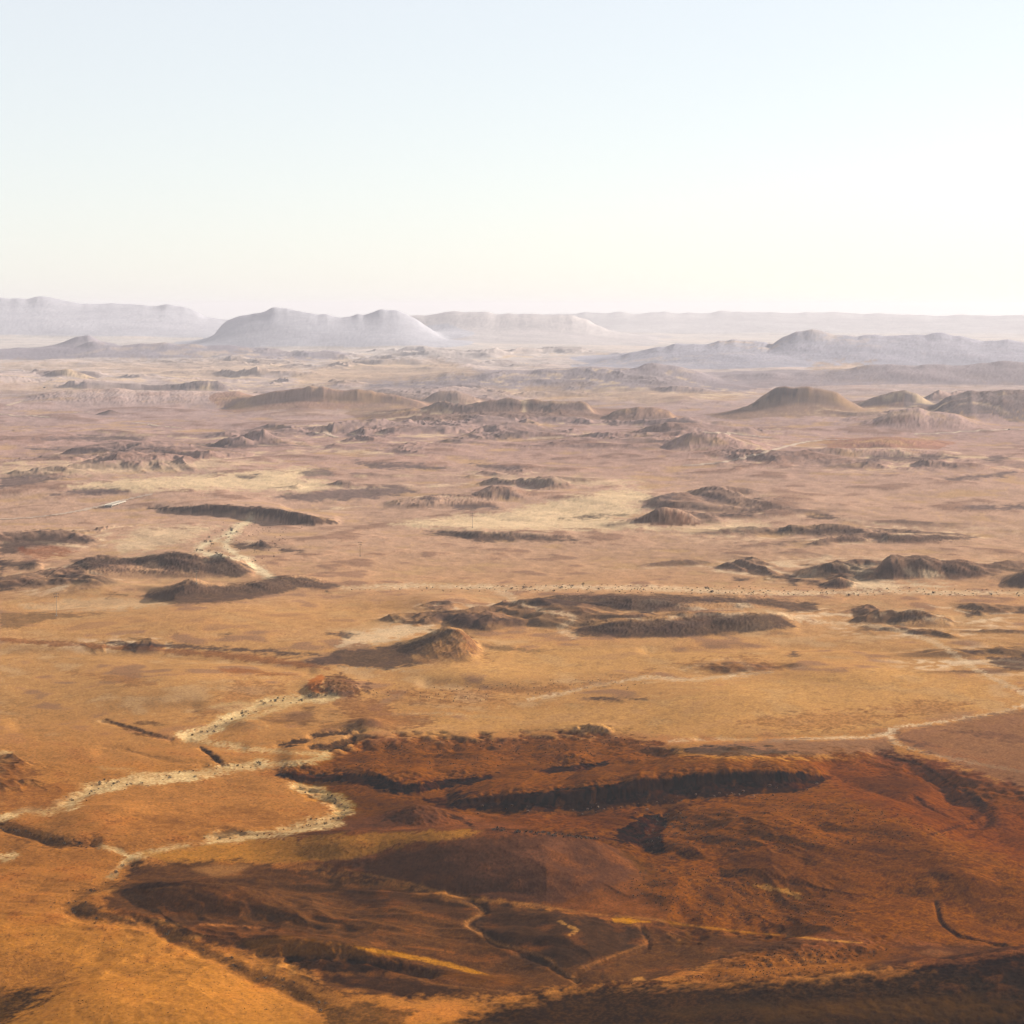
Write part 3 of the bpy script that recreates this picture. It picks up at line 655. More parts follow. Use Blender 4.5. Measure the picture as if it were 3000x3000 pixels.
# rusty stripe on the left flat
paint((146, 84, 40), [(0, 1868), (150, 1878), (320, 1890), (520, 1900), (760, 1920), (920, 1945), (960, 1960), (800, 1945), (560, 1918), (380, 1905), (160, 1892), (0, 1880)], 6, 6, .7)
paint((156, 92, 44), [(640, 1962), (700, 1955), (800, 1970), (900, 1978), (780, 1978), (680, 1972)], 6, 6, .7)
paint((150, 92, 48), [(200, 1970), (400, 1980), (460, 2005), (400, 2010), (300, 1990)], 12, 10, .45)
# wide sandy slopes of the left and centre
paint((206, 150, 84), [(0, 1760), (300, 1720), (520, 1780), (1000, 1760), (1250, 1760), (1100, 1830), (700, 1850), (300, 1860), (0, 1860)], 20, 16, .35)
paint((208, 156, 92), [(1440, 1900), (1900, 1900), (2300, 1930), (1900, 1960), (1500, 1990), (1200, 1990), (1250, 1960)], 20, 16, .5)
paint((206, 154, 90), [(1000, 2140), (1500, 2080), (1900, 2060), (2200, 2000), (2600, 1950), (2900, 2010), (2930, 2070), (2620, 2120), (2500, 2150), (2000, 2160), (1600, 2135), (1300, 2150)], 14, 12, .55)
for pts in [[(2000, 2045), (2200, 2035), (2500, 2050)], [(2000, 2095), (2300, 2088), (2600, 2085)], [(1950, 2015), (2300, 2005), (2700, 2000)], [(600, 1800), (850, 1790), (1100, 1800)]]:
    paint((222, 172, 106), pts, 5, 5, .35, .3, line=3)
# rusty bits
paint((190, 100, 22), [(905, 1992), (940, 1975), (955, 1985), (935, 2010), (955, 2030), (925, 2032), (900, 2010)], 4, 5, .8)
paint((96, 54, 28), [(955, 1980), (1000, 1973), (1030, 1990), (1060, 2015), (1040, 2038), (960, 2048), (950, 2010)], 6, 8, .85, .3)
paint((90, 60, 44), [(1050, 2015), (1080, 1995), (1095, 2010), (1080, 2030)], 5, 6, .8, .3)
paint((130, 76, 40), [(960, 2050), (1100, 2045), (1160, 2090), (1250, 2095), (1280, 2120), (1150, 2140), (1050, 2130), (1000, 2080)], 10, 12, .6, .2)
for pts in [[(1100, 2020), (1300, 2025), (1450, 2015), (1700, 2005), (1900, 1965), (1800, 2000), (1600, 2030), (1400, 2040), (1150, 2035)], [(1100, 2050), (1250, 2045), (1480, 2050), (1500, 2060), (1250, 2060)],
            [(1980, 1940), (2200, 1925), (2290, 1955), (2250, 1970), (2100, 1965)], [(700, 1990), (820, 2010), (850, 2030), (700, 2060), (640, 2090), (560, 2110), (640, 2040)],
            [(2150, 2120), (2400, 2080), (2640, 2095), (2500, 2130), (2300, 2140)], [(2550, 2075), (2700, 2055), (2850, 2060), (2800, 2085), (2650, 2095)]]:
    paint((146, 88, 44), pts, 14, 14, .5, .45)
paint((142, 96, 66), [(2625, 2146), (2800, 2112), (3000, 2078), (3300, 2060), (3300, 2350), (3000, 2310), (2900, 2280), (2750, 2218), (2650, 2182)], 10, 10, .8)
paint((112, 74, 54), [(2760, 2140), (2900, 2145), (3100, 2165), (3100, 2185), (2900, 2165)], 8, 8, .6)
paint((108, 74, 58), [(2640, 2165), (2700, 2172), (2760, 2190), (2690, 2186)], 5, 6, .7)
paint((136, 96, 72), [(2000, 2190), (2260, 2165), (2450, 2168), (2600, 2160), (2620, 2205), (2500, 2212), (2300, 2215), (2050, 2215)], 8, 8, .75)
paint((96, 74, 62), [(2000, 2192), (2150, 2186), (2300, 2197), (2340, 2206), (2200, 2216), (2020, 2210)], 7, 9, .85, .18)
# -- the brown mesa
BR = (122, 66, 32)
paint(BR, [(790, 2268), (880, 2228), (1000, 2195), (1060, 2160), (1200, 2158), (1300, 2165), (1450, 2160), (1640, 2148), (1800, 2150), (1950, 2180), (2000, 2215), (2300, 2222), (2560, 2205), (2660, 2208), (2800, 2248),
           (2900, 2282), (3000, 2312), (3300, 2350), (3300, 2950), (2700, 2840), (2000, 2760), (1600, 2660), (1000, 2560), (700, 2470), (980, 2400), (1000, 2350), (880, 2295)], 24, 20, .95, .1)
paint((104, 60, 30), [(1100, 2180), (1450, 2165), (1700, 2155), (1900, 2175), (1960, 2200), (1700, 2215), (1300, 2225), (1120, 2210)], 16, 16, .5, .4)
paint((158, 90, 40), [(1150, 2235), (1500, 2225), (1700, 2225), (1500, 2245), (1200, 2262)], 16, 14, .4, .4)
paint((120, 58, 28), [(2350, 2235), (2600, 2215), (2800, 2250), (3000, 2315), (3300, 2350), (3300, 2600), (2900, 2500), (2700, 2420), (2500, 2340)], 24, 16, .65)
paint((126, 70, 34), [(2760, 2260), (2900, 2285), (3100, 2340), (3100, 2380), (2900, 2360), (2820, 2310)], 12, 8, .7)
paint((88, 50, 28), [(2500, 2280), (2650, 2270), (2720, 2300), (2650, 2330), (2520, 2320)], 20, 14, .55)
paint((96, 56, 32), [(880, 2320), (1100, 2330), (1300, 2350), (1300, 2400), (1050, 2440), (900, 2440), (1000, 2400), (1010, 2360)], 14, 12, .7)
paint((118, 62, 30), [(1400, 2385), (1700, 2385), (1850, 2360), (1880, 2390), (1800, 2430), (1500, 2430), (1420, 2410)], 10, 10, .7)
paint((60, 36, 24), [(1850, 2372), (1960, 2350), (2100, 2345), (2000, 2372), (1900, 2390), (1850, 2390)], 8, 10, .6, .2)
# cliff faces, their black shade painted into the rock
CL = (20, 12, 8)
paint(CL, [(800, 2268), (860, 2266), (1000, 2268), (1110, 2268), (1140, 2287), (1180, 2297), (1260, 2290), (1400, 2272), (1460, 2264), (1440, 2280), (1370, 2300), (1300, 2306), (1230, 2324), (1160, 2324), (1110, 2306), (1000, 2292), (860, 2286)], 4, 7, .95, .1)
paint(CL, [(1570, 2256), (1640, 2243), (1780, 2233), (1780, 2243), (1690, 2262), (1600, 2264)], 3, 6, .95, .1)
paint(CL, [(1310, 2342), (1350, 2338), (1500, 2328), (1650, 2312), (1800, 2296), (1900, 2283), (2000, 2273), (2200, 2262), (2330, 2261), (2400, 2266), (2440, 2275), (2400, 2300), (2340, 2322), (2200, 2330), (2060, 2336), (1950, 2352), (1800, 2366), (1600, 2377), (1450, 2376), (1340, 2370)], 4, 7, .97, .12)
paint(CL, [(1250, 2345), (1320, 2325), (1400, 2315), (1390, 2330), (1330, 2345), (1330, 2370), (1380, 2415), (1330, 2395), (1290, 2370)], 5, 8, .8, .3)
paint((12, 8, 6), [(1800, 2442), (1850, 2404), (1890, 2384), (1930, 2384), (1964, 2410), (1940, 2434), (1946, 2462), (1950, 2498), (1900, 2492), (1860, 2478), (1790, 2456)], 5, 9, .97, .1)  # black shadow blot on the slope, painted in
paint((64, 38, 20), [(1560, 2460), (1660, 2440), (1800, 2440), (1860, 2478), (1900, 2494), (1960, 2500), (2060, 2480), (2020, 2520), (1900, 2540), (1800, 2500)], 8, 12, .55, .4)
for pts, w in [([(1090, 2420), (1170, 2385), (1230, 2366)], 5), ([(1290, 2372), (1340, 2395), (1385, 2424)], 7), ([(1450, 2428), (1540, 2432), (1650, 2440), (1750, 2458)], 5),
               ([(2570, 2208), (2690, 2238), (2748, 2270), (2790, 2300), (2850, 2330), (2880, 2352)], 5), ([(2860, 2345), (2885, 2368), (2850, 2400)], 12), ([(2680, 2332), (2720, 2353), (2790, 2380)], 3),
               ([(2195, 2556), (2300, 2582), (2450, 2611), (2560, 2630)], 4), ([(2755, 2650), (2758, 2700), (2790, 2730), (2860, 2752)], 5), ([(2850, 2748), (2940, 2768)], 6), ([(2830, 2430), (2890, 2430)], 5), ([(2720, 2445), (2780, 2430), (2850, 2410)], 6),
               ([(2095, 2535), (2130, 2500), (2180, 2488)], 5)]:
    paint((56, 32, 18), pts, 4, 5, .85, .2, line=w)
paint((74, 44, 22), [(1400, 2372), (1600, 2370), (1800, 2352), (2000, 2330), (2200, 2314), (2320, 2312), (2200, 2334), (2000, 2350), (1800, 2370), (1500, 2382)], 6, 10, .6, .4)
# rocks in the cliff, the light they catch painted as paler patches
for u, v, du, dv in [(1740, 2330, 8, 22), (1640, 2355, 12, 14), (2060, 2310, 7, 12), (2150, 2295, 5, 8), (1560, 2370, 8, 8), (2240, 2310, 6, 10), (1900, 2330, 10, 16), (1460, 2350, 8, 10)]:
    paint((150, 86, 44), [(u - du, v + dv), (u, v - dv), (u + du, v - dv * .3), (u + du * .5, v + dv)], 3, 6, .6, .4)
# crescents of the hollow
for pts in [[(915, 2153), (960, 2143), (1040, 2137), (1030, 2150), (970, 2155), (920, 2166)], [(815, 2184), (870, 2168), (912, 2162), (905, 2178), (840, 2188)], [(905, 2186), (980, 2172), (1055, 2156), (1035, 2180), (970, 2203), (915, 2194)]]:
    paint((52, 34, 24), pts, 5, 6, .95, .15)
paint((112, 76, 44), [(860, 2090), (920, 2070), (925, 2110), (880, 2130), (845, 2110)], 12, 8, .6)
paint((118, 78, 44), [(940, 2120), (1030, 2115), (1040, 2132), (930, 2145)], 8, 8, .55)
paint((96, 58, 34), [(965, 2080), (1005, 2078), (1010, 2088), (975, 2090)], 5, 5, .5)
# -- white stream beds of the foreground (riverbed)
BED = []
for pts, w, a in [([(552, 2156), (545, 2164), (575, 2168)], 12, .85), ([(955, 2213), (900, 2232), (760, 2238)], 9, .7), ([(205, 2352), (140, 2376), (75, 2374)], 11, .6), ([(545, 2478), (430, 2500), (360, 2530), (330, 2570)], 9, .7), ([(740, 2072), (700, 2060), (620, 2070)], 5, .45), ([(420, 2284), (380, 2260), (300, 2250)], 5, .4),
                  ([(965, 2042), (880, 2050), (800, 2058), (740, 2072), (690, 2098)], 15, .95), ([(690, 2098), (640, 2125), (590, 2145), (550, 2158)], 17, .9),
                  ([(570, 2165), (650, 2182), (740, 2192), (850, 2204), (955, 2213)], 9, .6), ([(880, 2050), (760, 2095), (700, 2110)], 7, .5),
                  ([(760, 2236), (700, 2250), (600, 2262), (520, 2274)], 15, .8), ([(540, 2272), (420, 2284), (320, 2298), (260, 2318), (200, 2355)], 20, .95),
                  ([(0, 2400), (40, 2385), (75, 2374)], 10, .85), ([(880, 2302), (950, 2330), (1000, 2352), (1000, 2385), (940, 2412), (840, 2432), (740, 2448), (620, 2455)], 19, .6),
                  ([(1000, 2412), (900, 2430), (760, 2452), (540, 2478)], 6, .6), ([(300, 2478), (330, 2490), (385, 2510)], 5, .7), ([(0, 2510), (40, 2505), (20, 2520)], 10, .7),
                  ([(0, 2208), (25, 2202)], 5, .6)]:
    paint((214, 162, 96), pts, 14, 14, .4, .5, line=w * 1.7)
    r = paint((250, 216, 156), pts, 8, 10, a, .6, line=w * 1.35)
    if r: BED.append(r)
for sl, m in BED:
    reg = REG[sl]; reg[m > 0.3] = -1
# -- left orange flats
paint((196, 126, 50), [(0, 2240), (200, 2230), (500, 2240), (600, 2250), (250, 2300), (180, 2370), (0, 2330)], 20, 14, .3)
paint((120, 68, 24), [(0, 2230), (60, 2225), (110, 2270), (60, 2300), (0, 2310)], 10, 10, .7, .3)
paint((150, 86, 30), [(0, 2310), (180, 2290), (230, 2320), (150, 2370), (0, 2380)], 16, 14, .6, .4)
paint((92, 56, 24), [(310, 2108), (370, 2122), (450, 2148), (500, 2164), (440, 2160), (370, 2140)], 6, 5, .85, .2)
paint((70, 40, 18), [(380, 2118), (450, 2110), (470, 2122), (410, 2126)], 5, 6, .6, .2)
paint((66, 38, 18), [(588, 2188), (612, 2198), (655, 2234), (640, 2238), (606, 2215)], 5, 5, .9)
paint((92, 56, 22), [(0, 2412), (60, 2428), (130, 2452), (260, 2464), (270, 2480), (180, 2485), (90, 2472), (20, 2444)], 10, 10, .75, .35)
paint((150, 92, 38), [(330, 2400), (520, 2385), (760, 2370), (860, 2395), (760, 2420), (560, 2420), (380, 2430)], 18, 16, .4, .4)
paint((96, 66, 36), [(600, 2445), (680, 2432), (720, 2440), (650, 2456)], 5, 8, .7, .2)
paint((196, 132, 46), [(420, 2500), (640, 2472), (1000, 2446), (1400, 2432), (1420, 2450), (1200, 2475), (1000, 2520), (760, 2530), (500, 2535)], 12, 10, .8, .25)  # sunlit top of the rounded hill, light put into the gold
# -- purple-brown hill
paint((98, 60, 38), [(1000, 2530), (1200, 2490), (1400, 2448), (1600, 2446), (1760, 2470), (1880, 2520), (1960, 2580), (1900, 2620), (1700, 2650), (1500, 2640), (1300, 2615), (1100, 2570)], 14, 12, .85)
paint((150, 92, 58), [(1350, 2560), (1500, 2500), (1640, 2470), (1640, 2490), (1520, 2560), (1430, 2580)], 24, 20, .45, .5)
paint((90, 54, 32), [(1500, 2560), (1700, 2500), (1780, 2510), (1650, 2580), (1550, 2610)], 20, 14, .45)
paint((136, 76, 24), [(1560, 2690), (1700, 2620), (1900, 2560), (2050, 2580), (2060, 2660), (2000, 2700), (1750, 2700)], 14, 14, .75, .4)
paint((104, 60, 32), [(1980, 2540), (2100, 2560), (2250, 2620), (2500, 2670), (2540, 2690), (2300, 2690), (2080, 2680)], 14, 18, .75, .5)
paint((88, 50, 30), [(2100, 2525), (2200, 2490), (2400, 2470), (2700, 2480), (2900, 2530), (2700, 2580), (2400, 2590), (2200, 2560)], 24, 16, .6, .25)
paint((140, 78, 38), [(2200, 2560), (2500, 2545), (2700, 2560), (2600, 2590), (2400, 2600)], 18, 12, .5)
# -- lower left basin: dark hills and pale sand
LOW = (84, 50, 22)
paint(LOW, [(340, 2590), (400, 2535), (520, 2522), (720, 2524), (880, 2545), (1100, 2580), (1350, 2635), (1700, 2690), (2000, 2715), (2400, 2760), (2300, 2790), (2100, 2820), (1900, 2880), (1700, 2890), (1450, 2920), (1200, 2920), (950, 2900),
            (900, 2840), (720, 2790), (600, 2760), (480, 2700), (330, 2690), (300, 2640)], 20, 16, .93, .1)
paint((166, 112, 58), [(570, 2548), (640, 2528), (730, 2535), (700, 2565), (620, 2568)], 14, 6, .85)
paint((62, 36, 16), [(365, 2608), (430, 2588), (540, 2580), (640, 2600), (540, 2592), (430, 2604)], 5, 5, .85)
paint((80, 54, 28), [(210, 2660), (240, 2645), (280, 2650), (290, 2680), (230, 2685)], 6, 5, .8)
paint((112, 62, 18), [(420, 2620), (620, 2600), (800, 2640), (720, 2680), (500, 2680)], 24, 12, .5)
paint((78, 48, 26), [(480, 2690), (600, 2685), (640, 2705), (560, 2720)], 8, 6, .7)
paint((76, 46, 26), [(1000, 2600), (1150, 2600), (1230, 2645), (1130, 2665), (1010, 2640)], 10, 6, .7)
paint((74, 46, 26), [(1230, 2640), (1320, 2640), (1390, 2665), (1360, 2700), (1270, 2690)], 10, 6, .6)
paint((66, 42, 24), [(1330, 2640), (1450, 2645), (1640, 2670), (1800, 2700), (1880, 2730), (1880, 2765), (1780, 2800), (1660, 2840), (1560, 2775), (1440, 2755), (1385, 2705), (1430, 2680)], 8, 5, .85)
paint((60, 40, 26), [(1520, 2795), (1560, 2785), (1620, 2820), (1600, 2835), (1540, 2825)], 6, 5, .8)
paint((100, 56, 22), [(560, 2720), (800, 2710), (950, 2740), (800, 2750), (600, 2760)], 8, 6, .6)
paint((138, 84, 18), [(720, 2752), (850, 2744), (1000, 2762), (1150, 2784), (1300, 2815), (1160, 2805), (980, 2795), (820, 2800), (740, 2790)], 8, 6, .85)
paint((196, 128, 26), [(1000, 2768), (1150, 2786), (1300, 2815), (1400, 2846), (1440, 2858), (1380, 2852), (1280, 2826), (1100, 2790)], 4, 4, .9)
paint((40, 23, 10), [(830, 2803), (1000, 2810), (1150, 2822), (1250, 2838), (1120, 2850), (980, 2848), (880, 2838)], 8, 6, .9)
paint((112, 64, 14), [(1280, 2850), (1450, 2855), (1560, 2870), (1480, 2890), (1340, 2880)], 8, 6, .7)
paint((56, 34, 20), [(900, 2855), (1150, 2860), (1350, 2900), (1200, 2920), (1000, 2890)], 10, 8, .75)
for pts, w, c, a in [([(1000, 2545), (1200, 2588), (1330, 2624), (1410, 2636), (1560, 2650), (1720, 2676), (1900, 2692), (2000, 2708), (2200, 2732), (2460, 2757)], 4, (206, 136, 62), .75),
                     ([(1010, 2592), (1150, 2605), (1260, 2625), (1340, 2640)], 8, (168, 104, 46), .7),
                     ([(1320, 2635), (1400, 2658), (1414, 2680), (1368, 2705), (1420, 2742), (1460, 2765), (1530, 2783), (1600, 2806), (1640, 2836), (1690, 2872)], 7, (176, 116, 58), .8),
                     ([(1870, 2712), (1902, 2742), (1880, 2768), (1800, 2800), (1700, 2836)], 6, (166, 106, 50), .75),
                     ([(1640, 2698), (1660, 2710), (1690, 2724), (1668, 2740)], 5, (214, 150, 72), .8),
                     ([(1960, 2735), (1990, 2755)], 5, (190, 120, 50), .7),
                     ([(590, 2708), (680, 2712), (760, 2718), (800, 2728)], 4, (206, 128, 62), .8),
                     ([(1170, 2770), (1250, 2778), (1330, 2790)], 3, (196, 116, 44), .7),
                     ([(1230, 2870), (1300, 2885), (1480, 2905), (1520, 2920)], 4, (176, 112, 56), .6),
                     ([(980, 2895), (1100, 2905), (1230, 2940)], 6, (160, 100, 50), .6),
                     ([(2350, 2745), (2430, 2755), (2520, 2762)], 5, (216, 146, 60), .8),
                     ([(850, 2520), (860, 2560), (900, 2570)], 3, (170, 100, 40), .5)]:
    paint(c, pts, 4, 5, a, .35, line=w)
paint((214, 140, 24), [(1790, 2690), (1850, 2691), (1915, 2702), (1850, 2706), (1800, 2702)], 4, 4, .9)
paint((232, 160, 84), [(2206, 2580), (2260, 2597), (2330, 2608), (2370, 2618), (2340, 2630), (2280, 2615), (2220, 2598)], 6, 12, .85, .5)
paint((220, 140, 80), [(2690, 2790), (2735, 2780), (2790, 2793), (2750, 2806)], 7, 6, .8, .3)
paint((220, 150, 70), [(1850, 2866), (1880, 2863), (1890, 2872), (1855, 2874)], 4, 4, .8)
paint((70, 42, 22), [(2480, 2800), (2620, 2775), (2800, 2765), (2960, 2775), (2900, 2800), (2700, 2815), (2550, 2840)], 12, 8, .7)
# the scrub-lined gully of the left basin
for pts, w, a in [([(400, 2525), (340, 2560), (320, 2590), (240, 2618)], 16, .6), ([(230, 2615), (190, 2650), (210, 2685), (300, 2695), (400, 2702), (480, 2722)], 14, .5), ([(480, 2720), (530, 2762), (620, 2792), (690, 2832)], 18, .7), ([(690, 2832), (780, 2870), (880, 2905), (960, 2960), (1000, 3020)], 28, .7)]:
    paint((88, 58, 26), pts, 10, 14, a, .45, line=w)
for pts, w in [([(540, 2750), (600, 2742)], 6), ([(340, 2605), (280, 2620)], 5), ([(780, 2838), (850, 2830), (860, 2855)], 9), ([(450, 2695), (520, 2710)], 5), ([(330, 2685), (380, 2692)], 4)]:
    paint((216, 146, 66), pts, 5, 7, .6, .4, line=w)
# smooth orange flat bottom left, with a dark smudge of painted shade
paint((206, 136, 50), [(0, 2680), (200, 2700), (420, 2730), (560, 2790), (700, 2870), (880, 2950), (900, 3100), (-300, 3100), (-300, 2680)], 20, 12, .5)
paint((134, 82, 34), [(-200, 2800), (100, 2780), (220, 2810), (240, 2880), (120, 2920), (-200, 2960)], 40, 20, .55, .3)
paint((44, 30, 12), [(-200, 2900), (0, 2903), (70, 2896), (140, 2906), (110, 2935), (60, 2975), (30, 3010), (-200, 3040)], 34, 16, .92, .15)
# hillside of the lower right
paint((136, 76, 14), [(1700, 2890), (2000, 2872), (2100, 2825), (2180, 2796), (2300, 2782), (2560, 2764), (2660, 2786), (2480, 2850), (2200, 2874)], 10, 10, .85, .35)
paint((14, 9, 5), [(1300, 3000), (1450, 2950), (1620, 2912), (1800, 2888), (2000, 2886), (2200, 2880), (2400, 2864), (2600, 2850), (2700, 2830), (3000, 2786), (3400, 2760), (3400, 3200), (1200, 3200)], 44, 16, .95, .08)  # shadow over the corner hillside, painted near-black with a soft edge
paint((92, 58, 14), [(2200, 2955), (2500, 2930), (2880, 2920), (3000, 2950), (2950, 2990), (2500, 2975), (2250, 2985)], 22, 14, .85, .35)
paint((82, 54, 20), [(1900, 2960), (2300, 2925), (2300, 2945), (2000, 2985)], 14, 8, .5, .4)
paint((40, 26, 12), [(2800, 2860), (3100, 2840), (3100, 2930), (2950, 2910)], 20, 10, .6)
paint((70, 48, 20), [(950, 2960), (1060, 2935), (1220, 2960), (1180, 3010), (960, 3030)], 14, 10, .7, .3)
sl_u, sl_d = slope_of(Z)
face = sstep(0.05, 0.22, sl_d) * sstep(1300, 1450, VP) * (1 - sstep(2100, 2200, VP))      # slopes facing the viewer, their shade deepened in the colour
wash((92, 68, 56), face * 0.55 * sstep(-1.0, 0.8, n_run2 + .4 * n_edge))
# mottling of the brown hills: bare gold, rust and dark varnish
bm = np.clip(brown, 0, 1) * (1 - sstep(2840, 2900, VP))
wash((78, 42, 12), bm * 0.42 * sstep(0.2, 2.2, n_run * 0.9 + n_run2 * 0.5 + n_edge * 0.15))
wash((156, 84, 36), bm * 0.24 * sstep(0.4, 2.2, -n_run * 0.9 - n_run2 * 0.4 + n_edge * 0.2))
wash((150, 84, 30), (1 - bm) * sstep(2120, 2250, VP) * 0.42 * sstep(0.3, 2.2, n_run * 0.9 + n_edge * 0.35 - n_big * .4) * (1 - sstep(2850, 2950, VP)))
tex = (0.20 + 0.80 * bm)[..., None] * sstep(1500, 2200, VP)[..., None] * (0.05 * n_fine2 + 0.15 * n_fine + 0.02 * n_mid)[..., None]
RGB *= np.clip(1 + tex, 0.35, 1.8)
nearm = sstep(1900, 2350, VP)[..., None]
RGB = np.clip(RGB - nearm * bm[..., None] * np.array([0.010, 0.006, 0.022], np.float32), 0.0015, 1)
# dark specks: scrub and varnished stones too small to be counted
spk = sstep(1.1, 2.2, n_fine + 0.35 * n_fine2 + 0.3 * n_mid) * (0.10 + 0.35 * sstep(2120, 2260, VP)) * (1 - sstep(2880, 3000, VP) * .4)
spk = np.maximum(spk, sstep(0.6, 1.2, n_fine) * ROUGH * 0.35)
RGB *= (1 - spk[..., None])
lit = sstep(1.0, 1.6, -n_fine + 0.3 * n_fine2) * 0.22 * sstep(1900, 2300, VP)
RGB = RGB * (1 + lit[..., None])
RGB *= 0.35                                   # from picture tone to ground base colour, painted shade and haze included
RGB = np.clip(RGB, 0.0012, 0.7)

# ------------------------------------------------------------------ ground material and meshes
def ground_material():
    m = bpy.data.materials.new("desert_ground")
    m.use_nodes = True
    t = m.node_tree
    b = t.nodes["Principled BSDF"]
    a = t.nodes.new("ShaderNodeAttribute"); a.attribute_name = "albedo"
    g = t.nodes.new("ShaderNodeNewGeometry")
    n1 = t.nodes.new("ShaderNodeTexNoise"); n1.inputs["Scale"].default_value = 0.55; n1.inputs["Detail"].default_value = 6; n1.inputs["Roughness"].default_value = 0.65
    n2 = t.nodes.new("ShaderNodeTexNoise"); n2.inputs["Scale"].default_value = 0.02; n2.inputs["Detail"].default_value = 5
    t.links.new(g.outputs["Position"], n1.inputs["Vector"]); t.links.new(g.outputs["Position"], n2.inputs["Vector"])
    mr = t.nodes.new("ShaderNodeMapRange"); mr.inputs[1].default_value = .25; mr.inputs[2].default_value = .75; mr.inputs[3].default_value = .62; mr.inputs[4].default_value = 1.38
    t.links.new(n1.outputs[0], mr.inputs[0])
    mr2 = t.nodes.new("ShaderNodeMapRange"); mr2.inputs[1].default_value = .3; mr2.inputs[2].default_value = .7; mr2.inputs[3].default_value = .92; mr2.inputs[4].default_value = 1.08
    t.links.new(n2.outputs[0], mr2.inputs[0])
    mu = t.nodes.new("ShaderNodeMath"); mu.operation = 'MULTIPLY'
    t.links.new(mr.outputs[0], mu.inputs[0]); t.links.new(mr2.outputs[0], mu.inputs[1])
    vm = t.nodes.new("ShaderNodeVectorMath"); vm.operation = 'SCALE'
    t.links.new(a.outputs["Color"], vm.inputs[0]); t.links.new(mu.outputs[0], vm.inputs["Scale"])
    t.links.new(vm.outputs[0], b.inputs["Base Color"])
    b.inputs["Roughness"].default_value = 1.0
    b.inputs["Specular IOR Level"].default_value = 0.0
    bp = t.nodes.new("ShaderNodeBump"); bp.inputs["Strength"].default_value = 0.35; bp.inputs["Distance"].default_value = 0.35
    t.links.new(n1.outputs[0], bp.inputs["Height"]); t.links.new(bp.outputs[0], b.inputs["Normal"])
    return m

MAT_G = ground_material()
REGIONS.append(("dry_riverbed", "pale gravelly dry stream bed winding through the orange foreground", "stream bed"))
REG[REG == -1] = len(REGIONS) - 1
idx = np.arange(NR * NC).reshape(NR, NC)
quads = np.stack([idx[:-1, :-1], idx[:-1, 1:], idx[1:, 1:], idx[1:, :-1]], -1).reshape(-1, 4)
freg = REG[:-1, :-1].reshape(-1)
PTS = np.stack([X, D, Z], -1).reshape(-1, 3)
COLR = np.concatenate([RGB, np.ones(RGB.shape[:2] + (1,), np.float32)], -1).reshape(-1, 4)
# true vertex normals of the whole sheet, so pieces meet without a seam
tu = np.gradient(PTS.reshape(NR, NC, 3).astype(np.float64), axis=1); tv = np.gradient(PTS.reshape(NR, NC, 3).astype(np.float64), axis=0)
NRM = np.cross(tu, tv); NRM /= np.linalg.norm(NRM, axis=-1, keepdims=True)
NRM = NRM.reshape(-1, 3)
del NB

def sheet(name, q):
    vi, inv = np.unique(q.reshape(-1), return_inverse=True)
    me = bpy.data.meshes.new(name)
    me.vertices.add(len(vi)); me.vertices.foreach_set("co", PTS[vi].astype(np.float32).reshape(-1))
    nf = len(q)
    me.loops.add(nf * 4); me.loops.foreach_set("vertex_index", inv.astype(np.int32).reshape(-1))
    me.polygons.add(nf); me.polygons.foreach_set("loop_start", np.arange(0, nf * 4, 4, dtype=np.int32))
    me.polygons.foreach_set("use_smooth", np.ones(nf, bool))
    me.update(calc_edges=True)
    at_ = me.attributes.new("albedo", 'FLOAT_COLOR', 'POINT'); at_.data.foreach_set("color", COLR[vi].astype(np.float32).reshape(-1))
    me.normals_split_custom_set_from_vertices(NRM[vi].astype(np.float32))
    me.materials.append(MAT_G)
    o = bpy.data.objects.new(name, me); COL.objects.link(o)
    return o

for i, (nm, lb, ct) in enumerate(REGIONS):
    q = quads[freg == i]
    if len(q) < 30: continue
    o = sheet(nm, q)
    tag(o, lb, ct, kind="structure")

def ground_z(x, y):
    """height of the ground sheet at a world point"""
    u = 1500 + x * F / y
    c = np.clip(np.searchsorted(us, u) - 1, 0, NC - 2); r = np.clip(np.searchsorted(ds, y) - 1, 0, NR - 2)
    fu = (u - us[c]) / (us[c + 1] - us[c]); fd = (y - ds[r]) / (ds[r + 1] - ds[r])
    return float((Z[r, c] * (1 - fu) + Z[r, c + 1] * fu) * (1 - fd) + (Z[r + 1, c] * (1 - fu) + Z[r + 1, c + 1] * fu) * fd)

def on_ground(px, py):
    """the first ground point met along the line of sight through a photo pixel"""
    c = int(np.clip(np.searchsorted(us, px), 0, NC - 1))
    col = VP[:, c]
    r = int(np.argmax(col <= py))
    y = float(ds[r]); x = (px - 1500) / F * y
    return Vector((x, y, ground_z(x, y)))

#@THINGS
# ------------------------------------------------------------------ simple plain materials
def plain(name, col, rough=0.8, spec=0.2, noise=0.0, metal=0.0):
    m = bpy.data.materials.new(name); m.use_nodes = True
    t = m.node_tree; b = t.nodes["Principled BSDF"]
    b.inputs["Roughness"].default_value = rough
    b.inputs["Specular IOR Level"].default_value = spec
    b.inputs["Metallic"].default_value = metal
    c = s2l(col)
    n = t.nodes.new("ShaderNodeTexNoise"); n.inputs["Scale"].default_value = 1.7; n.inputs["Detail"].default_value = 4
    g = t.nodes.new("ShaderNodeTexCoord"); t.links.new(g.outputs["Object"], n.inputs["Vector"])
    r = t.nodes.new("ShaderNodeValToRGB")
    k = noise
    r.color_ramp.elements[0].position = .3; r.color_ramp.elements[1].position = .7
    r.color_ramp.elements[0].color = (*(c * (1 - k)), 1); r.color_ramp.elements[1].color = (*np.clip(c * (1 + k), 0, .85), 1)
    t.links.new(n.outputs[0], r.inputs[0]); t.links.new(r.outputs[0], b.inputs["Base Color"])
    return m

